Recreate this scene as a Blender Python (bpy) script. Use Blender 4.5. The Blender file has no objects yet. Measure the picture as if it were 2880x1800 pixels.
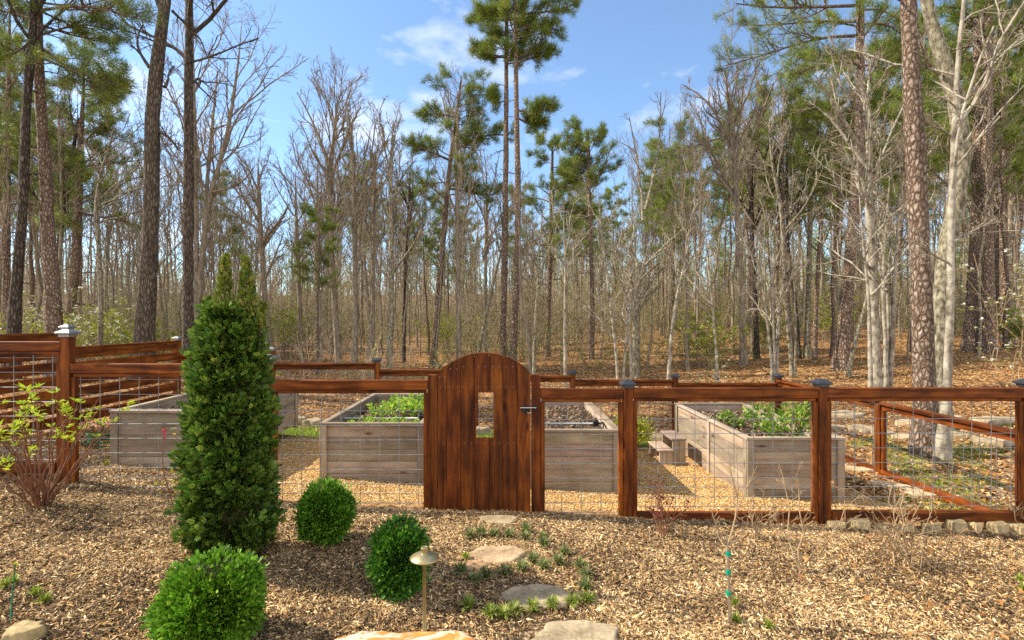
import bpy, math, random
import numpy as np
from mathutils import Vector
R = math.radians
rng = np.random.default_rng(7)
random.seed(7)
scene = bpy.context.scene
col = scene.collection
PI = math.pi

# ------------------------------------------------------------------ camera
F, CX, CY, CZ = 1440.0, 1420.0, 903.0, 2.0          # focal length and principal point in photo pixels, eye height
cam_d = bpy.data.cameras.new('camera')
cam = bpy.data.objects.new('camera', cam_d); col.objects.link(cam)
cam.location = (0, 0, CZ); cam.rotation_euler = (R(90), 0, 0)
cam_d.sensor_width = 36; cam_d.lens = 36 * F / 2880
cam_d.shift_x = (1440 - CX) / 2880; cam_d.shift_y = -(900 - CY) / 2880
cam_d.clip_start = .05; cam_d.clip_end = 1000
scene.camera = cam

# ------------------------------------------------------------------ light
SUN_EL, SUN_BACK = R(41), R(7)
S = Vector((-math.cos(SUN_EL) * math.cos(SUN_BACK), math.cos(SUN_EL) * math.sin(SUN_BACK), math.sin(SUN_EL)))
sun_d = bpy.data.lights.new('sun', 'SUN'); sun_d.energy = 4.3; sun_d.angle = R(.53); sun_d.color = (1, .90, .71)
sun = bpy.data.objects.new('sun', sun_d); col.objects.link(sun)
sun.rotation_euler = S.to_track_quat('Z', 'Y').to_euler(); sun.location = (-20, 5, 30)
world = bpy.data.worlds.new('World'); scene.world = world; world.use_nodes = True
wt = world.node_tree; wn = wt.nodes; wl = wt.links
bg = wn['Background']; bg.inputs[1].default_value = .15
sky = wn.new('ShaderNodeTexSky'); sky.sky_type = 'NISHITA'; sky.sun_disc = False
sky.sun_elevation = SUN_EL; sky.sun_rotation = math.atan2(S.x, S.y); sky.altitude = 300; sky.air_density = 1.0; sky.dust_density = .4; sky.ozone_density = 1.6
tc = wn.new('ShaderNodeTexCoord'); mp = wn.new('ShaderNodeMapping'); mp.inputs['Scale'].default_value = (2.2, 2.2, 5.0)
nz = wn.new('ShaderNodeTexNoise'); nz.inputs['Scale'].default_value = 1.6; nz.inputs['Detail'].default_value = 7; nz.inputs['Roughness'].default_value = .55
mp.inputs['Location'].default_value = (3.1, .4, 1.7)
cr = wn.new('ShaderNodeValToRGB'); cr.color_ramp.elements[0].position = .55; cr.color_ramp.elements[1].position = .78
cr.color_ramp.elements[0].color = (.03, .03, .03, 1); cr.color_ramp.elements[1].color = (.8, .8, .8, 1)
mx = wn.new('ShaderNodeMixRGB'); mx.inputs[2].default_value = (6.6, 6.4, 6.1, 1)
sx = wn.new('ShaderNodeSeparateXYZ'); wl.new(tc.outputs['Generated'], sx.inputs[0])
mr = wn.new('ShaderNodeMapRange'); mr.inputs['From Min'].default_value = .15; mr.inputs['From Max'].default_value = -.55; mr.inputs['To Min'].default_value = 0; mr.inputs['To Max'].default_value = .30; wl.new(sx.outputs['Y'], mr.inputs['Value'])  # extra unseen cloud behind the camera, added to brighten gate and bed fronts
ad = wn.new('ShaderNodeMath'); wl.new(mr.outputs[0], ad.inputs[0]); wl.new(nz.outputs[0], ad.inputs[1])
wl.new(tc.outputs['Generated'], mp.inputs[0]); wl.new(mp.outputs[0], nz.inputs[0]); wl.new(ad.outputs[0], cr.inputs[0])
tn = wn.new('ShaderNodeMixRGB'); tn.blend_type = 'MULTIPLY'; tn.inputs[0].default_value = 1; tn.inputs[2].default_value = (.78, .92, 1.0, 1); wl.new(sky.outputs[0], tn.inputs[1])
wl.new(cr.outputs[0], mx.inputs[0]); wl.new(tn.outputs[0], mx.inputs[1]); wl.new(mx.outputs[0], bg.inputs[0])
vs = scene.view_settings; vs.view_transform = 'Standard'; vs.look = 'None'; vs.exposure = .82; vs.gamma = 1; vs.use_curve_mapping = False
cy = scene.cycles; cy.max_bounces = 6; cy.diffuse_bounces = 3; cy.glossy_bounces = 2; cy.transmission_bounces = 3; cy.transparent_max_bounces = 4
cy.use_denoising = False
cy.sample_clamp_indirect = 6

# ------------------------------------------------------------------ helpers
def wx(px, Y): return (px - CX) * Y / F
def wz(py, Y): return CZ - (py - CY) * Y / F

def mesh_np(name, V, Q=None, T=None, C=None, smooth=False):
    V = np.asarray(V, np.float32).reshape(-1, 3)
    Q = np.zeros((0, 4), np.int32) if Q is None else np.asarray(Q, np.int32).reshape(-1, 4)
    T = np.zeros((0, 3), np.int32) if T is None else np.asarray(T, np.int32).reshape(-1, 3)
    me = bpy.data.meshes.new(name)
    nq, nt = len(Q), len(T)
    me.vertices.add(len(V)); me.vertices.foreach_set('co', V.ravel())
    me.loops.add(nq * 4 + nt * 3); me.loops.foreach_set('vertex_index', np.concatenate([Q.ravel(), T.ravel()]))
    me.polygons.add(nq + nt)
    me.polygons.foreach_set('loop_start', np.concatenate([np.arange(nq) * 4, nq * 4 + np.arange(nt) * 3]).astype(np.int32))
    me.polygons.foreach_set('use_smooth', np.full(nq + nt, smooth, bool))
    me.update(calc_edges=True)
    if C is not None:
        a = me.color_attributes.new('col', 'FLOAT_COLOR', 'POINT')
        C = np.asarray(C, np.float32).reshape(-1, 3)
        a.data.foreach_set('color', np.concatenate([C, np.ones((len(C), 1), np.float32)], 1).ravel())
    return me

def tag(o, label=None, cat=None, group=None, kind=None):
    if label: o['label'] = label
    if cat: o['category'] = cat
    if group: o['group'] = group
    if kind: o['kind'] = kind
    return o

def thing(name, label, cat, loc=(0, 0, 0), group=None):
    o = bpy.data.objects.new(name, None); col.objects.link(o); o.location = loc; o.empty_display_size = .2
    return tag(o, label, cat, group)

def obj(name, me, m=None, parent=None, origin=None):
    """links a mesh given in world coordinates; a child is moved into its parent's space"""
    o = bpy.data.objects.new(name, me); col.objects.link(o)
    if m is not None:
        for k in (m if isinstance(m, (list, tuple)) else [m]): me.materials.append(k)
    off = None
    if parent is not None:
        off = np.array(parent.location); p = parent.parent
        while p is not None: off = off + np.array(p.location); p = p.parent
        o.parent = parent
    elif origin is not None:
        off = np.array(origin); o.location = origin
    if off is not None:
        v = np.empty(len(me.vertices) * 3, np.float32); me.vertices.foreach_get('co', v)
        me.vertices.foreach_set('co', (v.reshape(-1, 3) - off).astype(np.float32).ravel()); me.update()
    return o

class MB:
    """collects boxes, prisms, tubes into one mesh, each with a tint"""
    def __init__(s): s.V = []; s.Q = []; s.T = []; s.C = []; s.n = 0
    def add(s, V, Q=None, T=None, c=(1, 1, 1)):
        V = np.asarray(V, float).reshape(-1, 3)
        if Q is not None and len(Q): s.Q.append(np.asarray(Q).reshape(-1, 4) + s.n)
        if T is not None and len(T): s.T.append(np.asarray(T).reshape(-1, 3) + s.n)
        c = np.asarray(c, float); s.C.append(np.broadcast_to(c, (len(V), 3)).copy() if c.ndim == 1 else c)
        s.V.append(V); s.n += len(V); return s
    def box(s, x0, x1, y0, y1, z0, z1, c=None, b=.004, zs=(0, 0)):
        """chamfered box; zs = (dz at x1, dz at y1) shears it to a slope"""
        if c is None: t = random.uniform(.70, 1.18); c = (t, t * random.uniform(.95, 1.04), t * random.uniform(.90, 1.06))
        b = min(b, .3 * min(x1 - x0, y1 - y0, z1 - z0)); lo = (x0, y0, z0); hi = (x1, y1, z1)
        V = []; idx = {}
        for i in (0, 1):
            for j in (0, 1):
                for k in (0, 1):
                    p = [(lo, hi)[q][a] for a, q in enumerate((i, j, k))]
                    for a in range(3):
                        q = p[:]
                        for e in range(3):
                            if e != a: q[e] += b if (i, j, k)[e] == 0 else -b
                        idx[i, j, k, a] = len(V); V.append(q)
        Q = []; T = []
        def quad(f, ax, sgn):
            Q.append(f if sgn else f[::-1])
        for a in range(3):
            e, f = (a + 1) % 3, (a + 2) % 3
            for sd in (0, 1):
                def g(u, v):
                    q = [0, 0, 0]; q[a] = sd; q[e] = u; q[f] = v; return idx[q[0], q[1], q[2], a]
                quad([g(0, 0), g(1, 0), g(1, 1), g(0, 1)], a, sd)
            for u in (0, 1):
                for v in (0, 1):
                    def h(w, ax):
                        q = [0, 0, 0]; q[a] = w; q[e] = u; q[f] = v; return idx[q[0], q[1], q[2], ax]
                    quad([h(0, e), h(1, e), h(1, f), h(0, f)], a, u == v)
        for i in (0, 1):
            for j in (0, 1):
                for k in (0, 1):
                    t = [idx[i, j, k, 0], idx[i, j, k, 1], idx[i, j, k, 2]]
                    T.append(t if (i + j + k) % 2 else t[::-1])
        V = np.array(V)
        V[:, 2] += zs[0] * (V[:, 0] - x0) / max(x1 - x0, 1e-6) + zs[1] * (V[:, 1] - y0) / max(y1 - y0, 1e-6)
        return s.add(V, Q, T, c)
    def tube(s, pts, rad, sides=8, c=(1, 1, 1), cap=True):
        P = np.asarray(pts, float)[None]; Rr = np.broadcast_to(np.asarray(rad, float), (1, P.shape[1]))
        V, Q = tubes(P, Rr, sides); T = []
        if cap:
            n = len(V); V = np.concatenate([V, P[0, :1], P[0, -1:]])
            k = P.shape[1]
            T = [[n, (j + 1) % sides, j] for j in range(sides)] + [[n + 1, (k - 1) * sides + j, (k - 1) * sides + (j + 1) % sides] for j in range(sides)]
        return s.add(V, Q, T, c)
    def lathe(s, prof, n=24, at=(0, 0, 0), c=(1, 1, 1)):
        a = np.linspace(0, 2 * PI, n, endpoint=False); V = []
        for r, z in prof: V.append(np.stack([r * np.cos(a), r * np.sin(a), np.full(n, z)], 1))
        V = np.concatenate(V) + np.array(at); Q = []
        for i in range(len(prof) - 1):
            for j in range(n): Q.append([i * n + j, i * n + (j + 1) % n, (i + 1) * n + (j + 1) % n, (i + 1) * n + j])
        return s.add(V, Q, None, c)
    def mesh(s, name, smooth=False):
        return mesh_np(name, np.concatenate(s.V), np.concatenate(s.Q) if s.Q else None, np.concatenate(s.T) if s.T else None, np.concatenate(s.C), smooth)
    def build(s, name, m, parent=None, smooth=False, origin=None):
        return obj(name, s.mesh(name, smooth), m, parent, origin)

def nrm(a): return a / np.maximum(np.linalg.norm(a, axis=-1, keepdims=True), 1e-9)

def tubes(P, Rr, sides=3):
    n, k, _ = P.shape
    d = nrm(P[:, -1] - P[:, 0]); ref = np.where(np.abs(d[:, 2:3]) > .9, np.array([[1., 0, 0]]), np.array([[0, 0, 1.]]))
    u = nrm(np.cross(d, ref)); v = np.cross(d, u)
    a = np.linspace(0, 2 * PI, sides, endpoint=False)
    ring = np.cos(a)[None, :, None] * u[:, None] + np.sin(a)[None, :, None] * v[:, None]       # n s 3
    V = P[:, :, None, :] + Rr[:, :, None, None] * ring[:, None]
    base = (np.arange(n)[:, None, None] * k + np.arange(k - 1)[None, :, None]) * sides
    j = np.arange(sides)[None, None]; j2 = (j + 1) % sides
    Q = np.stack([base + j2, base + j, base + sides + j, base + sides + j2], -1)
    return V.reshape(-1, 3), Q.reshape(-1, 4)

def leaves(P, D, N, L, W, fold=.25):
    """folded leaf of two triangles: P base, D direction, N normal hint, all n x 3"""
    D = nrm(D); Sd = nrm(np.cross(D, N)); Nn = np.cross(Sd, D); L = np.asarray(L)[:, None]; W = np.asarray(W)[:, None]
    V = np.stack([P, P + D * L * .45 + Sd * W * .5 + Nn * W * fold, P + D * L, P + D * L * .45 - Sd * W * .5 + Nn * W * fold], 1)
    b = np.arange(len(P))[:, None] * 4
    T = np.concatenate([b + np.array([[0, 1, 2]]), b + np.array([[0, 2, 3]])])
    return V.reshape(-1, 3), T

def rdir(n, up=0., g=rng): return nrm(g.normal(size=(n, 3)) + np.array([0, 0, up]))

def vnoise(x, y, seed=0):
    """smooth value noise in 2-D"""
    xi = np.floor(x).astype(np.int64); yi = np.floor(y).astype(np.int64); fx = x - xi; fy = y - yi
    fx = fx * fx * (3 - 2 * fx); fy = fy * fy * (3 - 2 * fy)
    def h(a, b):
        n = (a * 374761393 + b * 668265263 + seed * 1442695041) & 0x7fffffff
        n = ((n ^ (n >> 13)) * 1274126177) & 0x7fffffff
        return ((n ^ (n >> 16)) & 0xffff) / 65535.
    return (h(xi, yi) * (1 - fx) + h(xi + 1, yi) * fx) * (1 - fy) + (h(xi, yi + 1) * (1 - fx) + h(xi + 1, yi + 1) * fx) * fy

# ------------------------------------------------------------------ terrain height
CP = np.array([(-7, 5.33, .55), (-4.6, 5.33, .34), (-2.5, 5.33, .15), (-.7, 5.33, .05), (.3, 5.33, .02), (1.3, 5.33, -.03), (3.3, 5.33, -.11), (5, 5.33, -.19), (7, 5.33, -.16),
    (-4, 2.5, .42), (-1.7, 2.5, .24), (0, 2.5, .13), (1.4, 2.5, .08), (4, 2.5, .0), (0, 0, .25), (-4, 0, .45), (4, 0, .15),
    (-4.5, 6.2, .29), (-1.6, 6.2, .07), (.8, 6.2, -.04), (3.5, 6.2, -.1), (-3.5, 8.7, .06), (0, 8.7, -.1), (3, 8.7, -.2),
    (-6.5, 10.17, .25), (-4.5, 10.17, .12), (-2.5, 10.17, -.05), (0, 10.17, -.12), (2, 10.17, -.2), (3.4, 10.17, -.27), (5.4, 10.17, -.26),
    (5.4, 7.4, -.24), (6.6, 8, -.07), (9, 9, .12), (10.4, 15.8, .56), (16, 16.5, .98), (12, 22, .95), (20, 30, 1.5), (8, 30, 1.15),
    (3.5, 16, .22), (-2.8, 20, .2), (-3.8, 17, .16), (-9.2, 13, .51), (-12, 12.5, .6), (-30, 30, .8), (0, 35, .7), (-15, 25, .6), (0, 60, 1.2),
    (40, 60, 2), (-50, 60, 1.2), (0, 90, 2.6), (0, 130, 7), (-110, 130, 7), (110, 130, 9), (60, 90, 3.5), (-60, 90, 2.6), (0, 190, 13), (-150, 190, 13), (150, 190, 15), (-60, 0, .8), (60, 0, .8), (0, -30, .6)])
def _phi(r2): return np.where(r2 > 0, .5 * r2 * np.log(np.maximum(r2, 1e-12)), 0)
_n = len(CP); _A = np.zeros((_n + 3, _n + 3))
_d = CP[:, None, :2] - CP[None, :, :2]; _A[:_n, :_n] = _phi((_d ** 2).sum(-1)) + np.eye(_n) * .3
_A[:_n, _n] = 1; _A[:_n, _n + 1:] = CP[:, :2]; _A[_n, :_n] = 1; _A[_n + 1:, :_n] = CP[:, :2].T
_w = np.linalg.solve(_A, np.concatenate([CP[:, 2], [0, 0, 0]]))
def gz(X, Y):
    X = np.atleast_1d(np.asarray(X, float)); Y = np.atleast_1d(np.asarray(Y, float)); out = np.full(X.shape, _w[_n])
    out = out + X * _w[_n + 1] + Y * _w[_n + 2]
    for i in range(_n): out += _w[i] * _phi((X - CP[i, 0]) ** 2 + (Y - CP[i, 1]) ** 2)
    out += (vnoise(X * 1.1, Y * 1.1, 1) - .5) * .05 + (vnoise(X * 4, Y * 4, 2) - .5) * .022
    return out
def g1(x, y): return float(gz([x], [y])[0])
def solve_Y(px, py, z=None):
    """depth at which the ground meets this photo pixel"""
    lo, hi = 2., 40.
    for Y in np.arange(2.2, 40, .05):
        if wz(py, Y) <= g1(wx(px, Y), Y): return Y
    return hi

# ------------------------------------------------------------------ materials
def newmat(name):
    m = bpy.data.materials.new(name); m.use_nodes = True; nt = m.node_tree
    return m, nt, nt.nodes, nt.links, nt.nodes['Principled BSDF']
def ramp(nodes, stops):
    r = nodes.new('ShaderNodeValToRGB'); e = r.color_ramp.elements
    while len(e) < len(stops): e.new(.5)
    for k, (p, c) in zip(e, stops): k.position = p; k.color = (*c, 1) if len(c) == 3 else c
    return r
def noise_mat(name, stops, scale=(8, 8, 8), rough=.8, bump=.3, detail=6, vor=None, spec=.3, metal=0, tint=False, dist=.02, distort=0, fine=None, knots=None):
    m, nt, N, L, b = newmat(name)
    tcd = N.new('ShaderNodeTexCoord'); mp = N.new('ShaderNodeMapping'); mp.inputs['Scale'].default_value = scale; 
    if knots:
        ca = N.new('ShaderNodeAttribute'); ca.attribute_name = 'col'; sc_ = N.new('ShaderNodeVectorMath'); sc_.operation = 'MULTIPLY_ADD'; sc_.inputs[1].default_value = (23, 31, 17); L.new(ca.outputs['Color'], sc_.inputs[0]); L.new(tcd.outputs['Object'], sc_.inputs[2]); src_ = sc_.outputs[0]
    else: src_ = tcd.outputs['Object']
    L.new(src_, mp.inputs[0])
    nz = N.new('ShaderNodeTexNoise'); nz.inputs['Scale'].default_value = 1; nz.inputs['Detail'].default_value = detail; nz.inputs['Roughness'].default_value = .6; nz.inputs['Distortion'].default_value = distort
    L.new(mp.outputs[0], nz.inputs[0]); h = nz.outputs[0]
    if vor:
        v = N.new('ShaderNodeTexVoronoi'); v.feature = 'DISTANCE_TO_EDGE'; v.inputs['Scale'].default_value = vor
        ad = N.new('ShaderNodeMixRGB'); ad.blend_type = 'ADD'; ad.inputs[0].default_value = .9; L.new(mp.outputs[0], ad.inputs[1]); L.new(nz.outputs[1], ad.inputs[2]); L.new(ad.outputs[0], v.inputs['Vector'])
        mm = N.new('ShaderNodeMath'); mm.operation = 'MULTIPLY_ADD'; mm.inputs[1].default_value = 1.5; L.new(v.outputs[0], mm.inputs[0])
        m2 = N.new('ShaderNodeMath'); m2.operation = 'MULTIPLY'; m2.inputs[1].default_value = .5; L.new(nz.outputs[0], m2.inputs[0]); L.new(m2.outputs[0], mm.inputs[2]); h = mm.outputs[0]
    r = ramp(N, stops); L.new(h, r.inputs[0]); c = r.outputs[0]
    if fine:
        n2 = N.new('ShaderNodeTexNoise'); n2.inputs['Scale'].default_value = fine[0]; n2.inputs['Detail'].default_value = 3; L.new(tcd.outputs['Object'], n2.inputs[0])
        r2 = ramp(N, [(.3, fine[1]), (.7, fine[2])]); L.new(n2.outputs[0], r2.inputs[0])
        x = N.new('ShaderNodeMixRGB'); x.blend_type = 'MULTIPLY'; x.inputs[0].default_value = 1; L.new(c, x.inputs[1]); L.new(r2.outputs[0], x.inputs[2]); c = x.outputs[0]
    if knots:
        mk = N.new('ShaderNodeMapping'); mk.inputs['Scale'].default_value = tuple(knots[0] * (.36 if s_ < 5 else 1.) for s_ in scale); L.new(src_, mk.inputs[0]); vk = N.new('ShaderNodeTexVoronoi'); vk.inputs['Scale'].default_value = 1; L.new(mk.outputs[0], vk.inputs['Vector'])
        rk = ramp(N, [(.05, knots[1]), (.13, (1, 1, 1))]); L.new(vk.outputs['Distance'], rk.inputs[0]); x = N.new('ShaderNodeMixRGB'); x.blend_type = 'MULTIPLY'; x.inputs[0].default_value = 1; L.new(c, x.inputs[1]); L.new(rk.outputs[0], x.inputs[2]); c = x.outputs[0]
        n3 = N.new('ShaderNodeTexNoise'); n3.inputs['Scale'].default_value = 3.2; n3.inputs['Detail'].default_value = 4; L.new(src_, n3.inputs[0]); r3 = ramp(N, [(.35, knots[2]), (.65, (1.12, 1.1, 1.06))]); L.new(n3.outputs[0], r3.inputs[0])
        x = N.new('ShaderNodeMixRGB'); x.blend_type = 'MULTIPLY'; x.inputs[0].default_value = 1; L.new(c, x.inputs[1]); L.new(r3.outputs[0], x.inputs[2]); c = x.outputs[0]
    if tint:
        a = N.new('ShaderNodeAttribute'); a.attribute_name = 'col'; x = N.new('ShaderNodeMixRGB'); x.blend_type = 'MULTIPLY'; x.inputs[0].default_value = 1
        L.new(c, x.inputs[1]); L.new(a.outputs['Color'], x.inputs[2]); c = x.outputs[0]
    L.new(c, b.inputs['Base Color']); b.inputs['Roughness'].default_value = rough; b.inputs['Specular IOR Level'].default_value = spec; b.inputs['Metallic'].default_value = metal
    if bump:
        bp = N.new('ShaderNodeBump'); bp.inputs['Strength'].default_value = bump; bp.inputs['Distance'].default_value = dist; L.new(h, bp.inputs['Height']); L.new(bp.outputs[0], b.inputs['Normal'])
    return m
def leaf_mat(name, base, trans=.35, rough=.5, spec=.3):
    """thin leaf: colour attribute times base, partly translucent"""
    m, nt, N, L, b = newmat(name)
    a = N.new('ShaderNodeAttribute'); a.attribute_name = 'col'; x = N.new('ShaderNodeMixRGB'); x.blend_type = 'MULTIPLY'; x.inputs[0].default_value = 1; x.inputs[2].default_value = (*base, 1)
    L.new(a.outputs['Color'], x.inputs[1]); L.new(x.outputs[0], b.inputs['Base Color']); b.inputs['Roughness'].default_value = rough; b.inputs['Specular IOR Level'].default_value = spec
    if trans:
        t = N.new('ShaderNodeBsdfTranslucent'); L.new(x.outputs[0], t.inputs[0]); ms = N.new('ShaderNodeMixShader'); ms.inputs[0].default_value = trans
        L.new(b.outputs[0], ms.inputs[1]); L.new(t.outputs[0], ms.inputs[2]); L.new(ms.outputs[0], N['Material Output'].inputs[0])
    return m
def stain(name, sc):
    return noise_mat(name, [(.29, (.030, .0075, .0016)), (.45, (.15, .036, .005)), (.62, (.31, .085, .010)), (.80, (.19, .046, .006))], sc, rough=.6, bump=.3, detail=8, spec=.2, tint=True, dist=.004, distort=.6, knots=(4.5, (.25, .2, .2), (.55, .52, .5)))
def cedar(name, sc):
    return noise_mat(name, [(.26, (.19, .13, .088)), (.42, (.35, .268, .20)), (.6, (.43, .355, .28)), (.78, (.38, .28, .19))], sc, rough=.85, bump=.3, detail=8, spec=.2, tint=True, dist=.004, distort=.8, knots=(4.5, (.45, .33, .25), (.80, .77, .74)))
M = {}
for ax, s1, s2 in (('x', (1.3, 16, 16), (1.6, 18, 18)), ('y', (16, 1.3, 16), (18, 1.6, 18)), ('z', (16, 16, 1.3), (18, 18, 1.6))):
    M['stain_' + ax] = stain('stained_wood_' + ax, s1); M['cedar_' + ax] = cedar('weathered_cedar_' + ax, s2)
M['bark_dark'] = noise_mat('dark_furrowed_bark', [(.2, (.020, .015, .011)), (.45, (.075, .057, .042)), (.8, (.20, .16, .12))], (20, 20, 5), rough=.95, bump=.9, vor=1.0, dist=.05)
M['bark_oak'] = noise_mat('grey_oak_bark', [(.2, (.03, .022, .015)), (.42, (.105, .08, .056)), (.8, (.27, .21, .155))], (22, 22, 5), rough=.95, bump=.9, vor=1.0, dist=.05)
M['bark_pine'] = noise_mat('plated_pine_bark', [(.15, (.035, .022, .014)), (.32, (.15, .098, .068)), (.55, (.32, .225, .165)), (.85, (.50, .39, .31))], (17, 17, 8), rough=.95, bump=1.0, vor=1.0, dist=.06)
M['bark_lichen'] = noise_mat('lichen_covered_bark', [(.30, (.05, .038, .026)), (.44, (.16, .13, .088)), (.58, (.33, .295, .205)), (.8, (.52, .49, .38))], (20, 20, 9), rough=.95, bump=.7, detail=9, dist=.03)
M['bark_white'] = noise_mat('pale_smooth_bark', [(.32, (.09, .07, .05)), (.44, (.24, .20, .15)), (.56, (.40, .355, .28)), (.8, (.60, .56, .47))], (9, 9, 6), rough=.9, bump=.4, detail=9, dist=.02)
M['bark_grey'] = noise_mat('grey_brown_bark', [(.28, (.12, .090, .060)), (.5, (.27, .215, .155)), (.75, (.48, .40, .30))], (14, 14, 4), rough=.95, bump=.6, detail=8, dist=.03)
M['twig'] = noise_mat('bare_twig', [(.3, (.17, .128, .088)), (.7, (.40, .32, .23))], (3, 3, 3), rough=.9, bump=0)
M['twig_dark'] = noise_mat('dark_bare_twig', [(.3, (.055, .042, .031)), (.7, (.17, .132, .096))], (3, 3, 3), rough=.9, bump=0)
M['far_twig'] = noise_mat('dry_far_twigs', [(.3, (.22, .17, .11)), (.7, (.48, .39, .27))], (1.2, 1.2, 1.2), rough=.9, bump=0)
M['needle'] = leaf_mat('pine_needles', (1, 1, 1), .25, .5)
M['leaf'] = leaf_mat('green_leaves', (1, 1, 1), .4, .45)
M['evergreen'] = leaf_mat('scale_leaves', (1, 1, 1), .22, .42, .4)
M['petal'] = leaf_mat('petals', (1, 1, 1), .3, .6)
M['chip'] = leaf_mat('wood_chips', (1, 1, 1), 0, .85, .2)
M['dead_leaf'] = leaf_mat('dry_leaves', (1, 1, 1), .15, .75, .2)
M['wire'] = noise_mat('galvanised_wire', [(.3, (.20, .205, .21)), (.7, (.36, .365, .37))], (6, 6, 6), rough=.42, bump=0, metal=.7, spec=.5)
M['cap_dark'] = noise_mat('dark_metal_cap', [(.3, (.05, .055, .065)), (.7, (.10, .11, .125))], (20, 20, 20), rough=.35, bump=0, metal=.6, spec=.5)
M['cap_silver'] = noise_mat('silver_metal_cap', [(.3, (.26, .26, .25)), (.7, (.36, .36, .34))], (20, 20, 20), rough=.42, bump=0, metal=.85, spec=.5)
M['black_metal'] = noise_mat('black_iron', [(.3, (.015, .015, .016)), (.7, (.04, .04, .042))], (30, 30, 30), rough=.4, bump=.1, metal=.4)
M['steel'] = noise_mat('bright_steel', [(.3, (.5, .5, .5)), (.7, (.7, .7, .7))], (30, 30, 30), rough=.3, bump=0, metal=.9)
M['brass'] = noise_mat('aged_brass', [(.3, (.36, .285, .14)), (.7, (.52, .43, .23))], (12, 12, 30), rough=.38, bump=.05, metal=.8)
M['soil'] = noise_mat('dark_soil', [(.3, (.02, .014, .01)), (.55, (.07, .048, .033)), (.75, (.17, .12, .085))], (45, 45, 45), rough=1, bump=1, detail=8, dist=.03)
M['stone'] = noise_mat('tan_fieldstone', [(.25, (.16, .125, .085)), (.45, (.33, .27, .185)), (.62, (.46, .385, .27)), (.8, (.56, .49, .37))], (5, 5, 7), rough=.9, bump=.6, detail=10, dist=.03, tint=True, fine=(45, (.72, .7, .68), (1.12, 1.1, 1.06)))
M['orange_stone'] = noise_mat('iron_stained_stone', [(.30, (.30, .20, .11)), (.42, (.62, .55, .45)), (.50, (.50, .20, .04)), (.60, (.58, .27, .06)), (.70, (.66, .58, .47)), (.85, (.45, .43, .40))], (5, 7, 9), rough=.8, bump=.5, detail=9, dist=.03, tint=True, distort=.7)
M['pipe'] = noise_mat('grey_pipe', [(.3, (.30, .31, .32)), (.7, (.45, .46, .47))], (9, 9, 9), rough=.4, bump=0, spec=.5)
M['black_plastic'] = noise_mat('black_plastic', [(.3, (.012, .012, .013)), (.7, (.03, .03, .032))], (9, 9, 9), rough=.45, bump=0)
M['hose'] = noise_mat('green_rubber', [(.3, (.012, .14, .06)), (.7, (.03, .24, .10))], (9, 9, 9), rough=.45, bump=0)
M['tape_green'] = noise_mat('green_tape', [(.3, (.0, .24, .14)), (.7, (.01, .34, .20))], (30, 30, 30), rough=.45, bump=0)
M['ribbon'] = noise_mat('pink_ribbon', [(.3, (.65, .03, .07)), (.7, (.8, .06, .12))], (30, 30, 30), rough=.5, bump=0)
M['red_stem'] = noise_mat('reddish_stem', [(.3, (.14, .055, .03)), (.7, (.30, .13, .065))], (8, 8, 8), rough=.7, bump=0)
M['tan_stem'] = noise_mat('tan_stem', [(.3, (.26, .17, .09)), (.7, (.48, .35, .21))], (8, 8, 8), rough=.8, bump=.2)
# ------------------------------------------------------------------ ground
FY = 5.33                                            # depth of the front fence line
def zone(X, Y):
    """r gravel, g mulch, b lawn; rest is leaf litter"""
    w = (vnoise(X * 1.7, Y * 1.7, 5) - .5) * .7 + (vnoise(X * 6, Y * 6, 6) - .5) * .3
    inside = (X > -6.5) & (X < 5.4) & (Y > FY + .02) & (Y < 10.17)
    grav = np.clip(np.minimum.reduce([(Y - FY + .02) * 4, (8.85 - Y + w * .6) * 3, (X + 3.9 - .9 * (Y < 6) + w) * 2.5, (4.62 - (Y - 6) * .1 + w * .5 - X) * 3]), 0, 1)
    mul = np.clip(np.maximum((FY + .02 - Y) * 6, np.minimum((-2.6 - X + w) * 3, (6.7 - Y + w) * 3)), 0, 1) * (Y < 7.2)
    lawn = np.clip(np.minimum.reduce([(Y - 8.55 + w) * 3, (10.1 - Y + w * 1.6) * 2.5, (X + 5.8 + w) * 2, (3.6 - X + w) * 2]), 0, 1) * np.clip(2.4 * vnoise(X * 1.3 + 5, Y * 1.3, 8) - .2, 0, 1)
    l2 = np.clip((vnoise(X * 1.9, Y * 1.9, 9) - .56) * 4, 0, .7) * ((X > 4.3) & (X < 9.5) & (Y > 5.6) & (Y < 9.2)) * np.clip((X - 4.4) * 2, 0, 1)
    return grav, mul * (1 - grav), np.maximum(lawn, l2 * .8)
xs = np.concatenate([-8 - np.geomspace(.1, 150, 46)[::-1], np.arange(-8, 9.01, .075), 9 + np.geomspace(.1, 150, 46)])
ys = np.concatenate([-np.geomspace(.3, 40, 14)[::-1], np.arange(0, 2.2, .2), np.arange(2.2, 10.6, .075), 10.6 + np.geomspace(.1, 160, 64)])
GX, GY = np.meshgrid(xs, ys); GZ = gz(GX.ravel(), GY.ravel())
nx = len(xs); ii = (np.arange(len(ys) - 1)[:, None] * nx + np.arange(nx - 1)[None]).ravel()
zr, zg, zb = zone(GX.ravel(), GY.ravel())
gm, nt, N, L, bs = newmat('garden_and_forest_floor')
at = N.new('ShaderNodeAttribute'); at.attribute_name = 'col'; sp = N.new('ShaderNodeSeparateColor'); L.new(at.outputs['Color'], sp.inputs[0])
tcd = N.new('ShaderNodeTexCoord')
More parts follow.
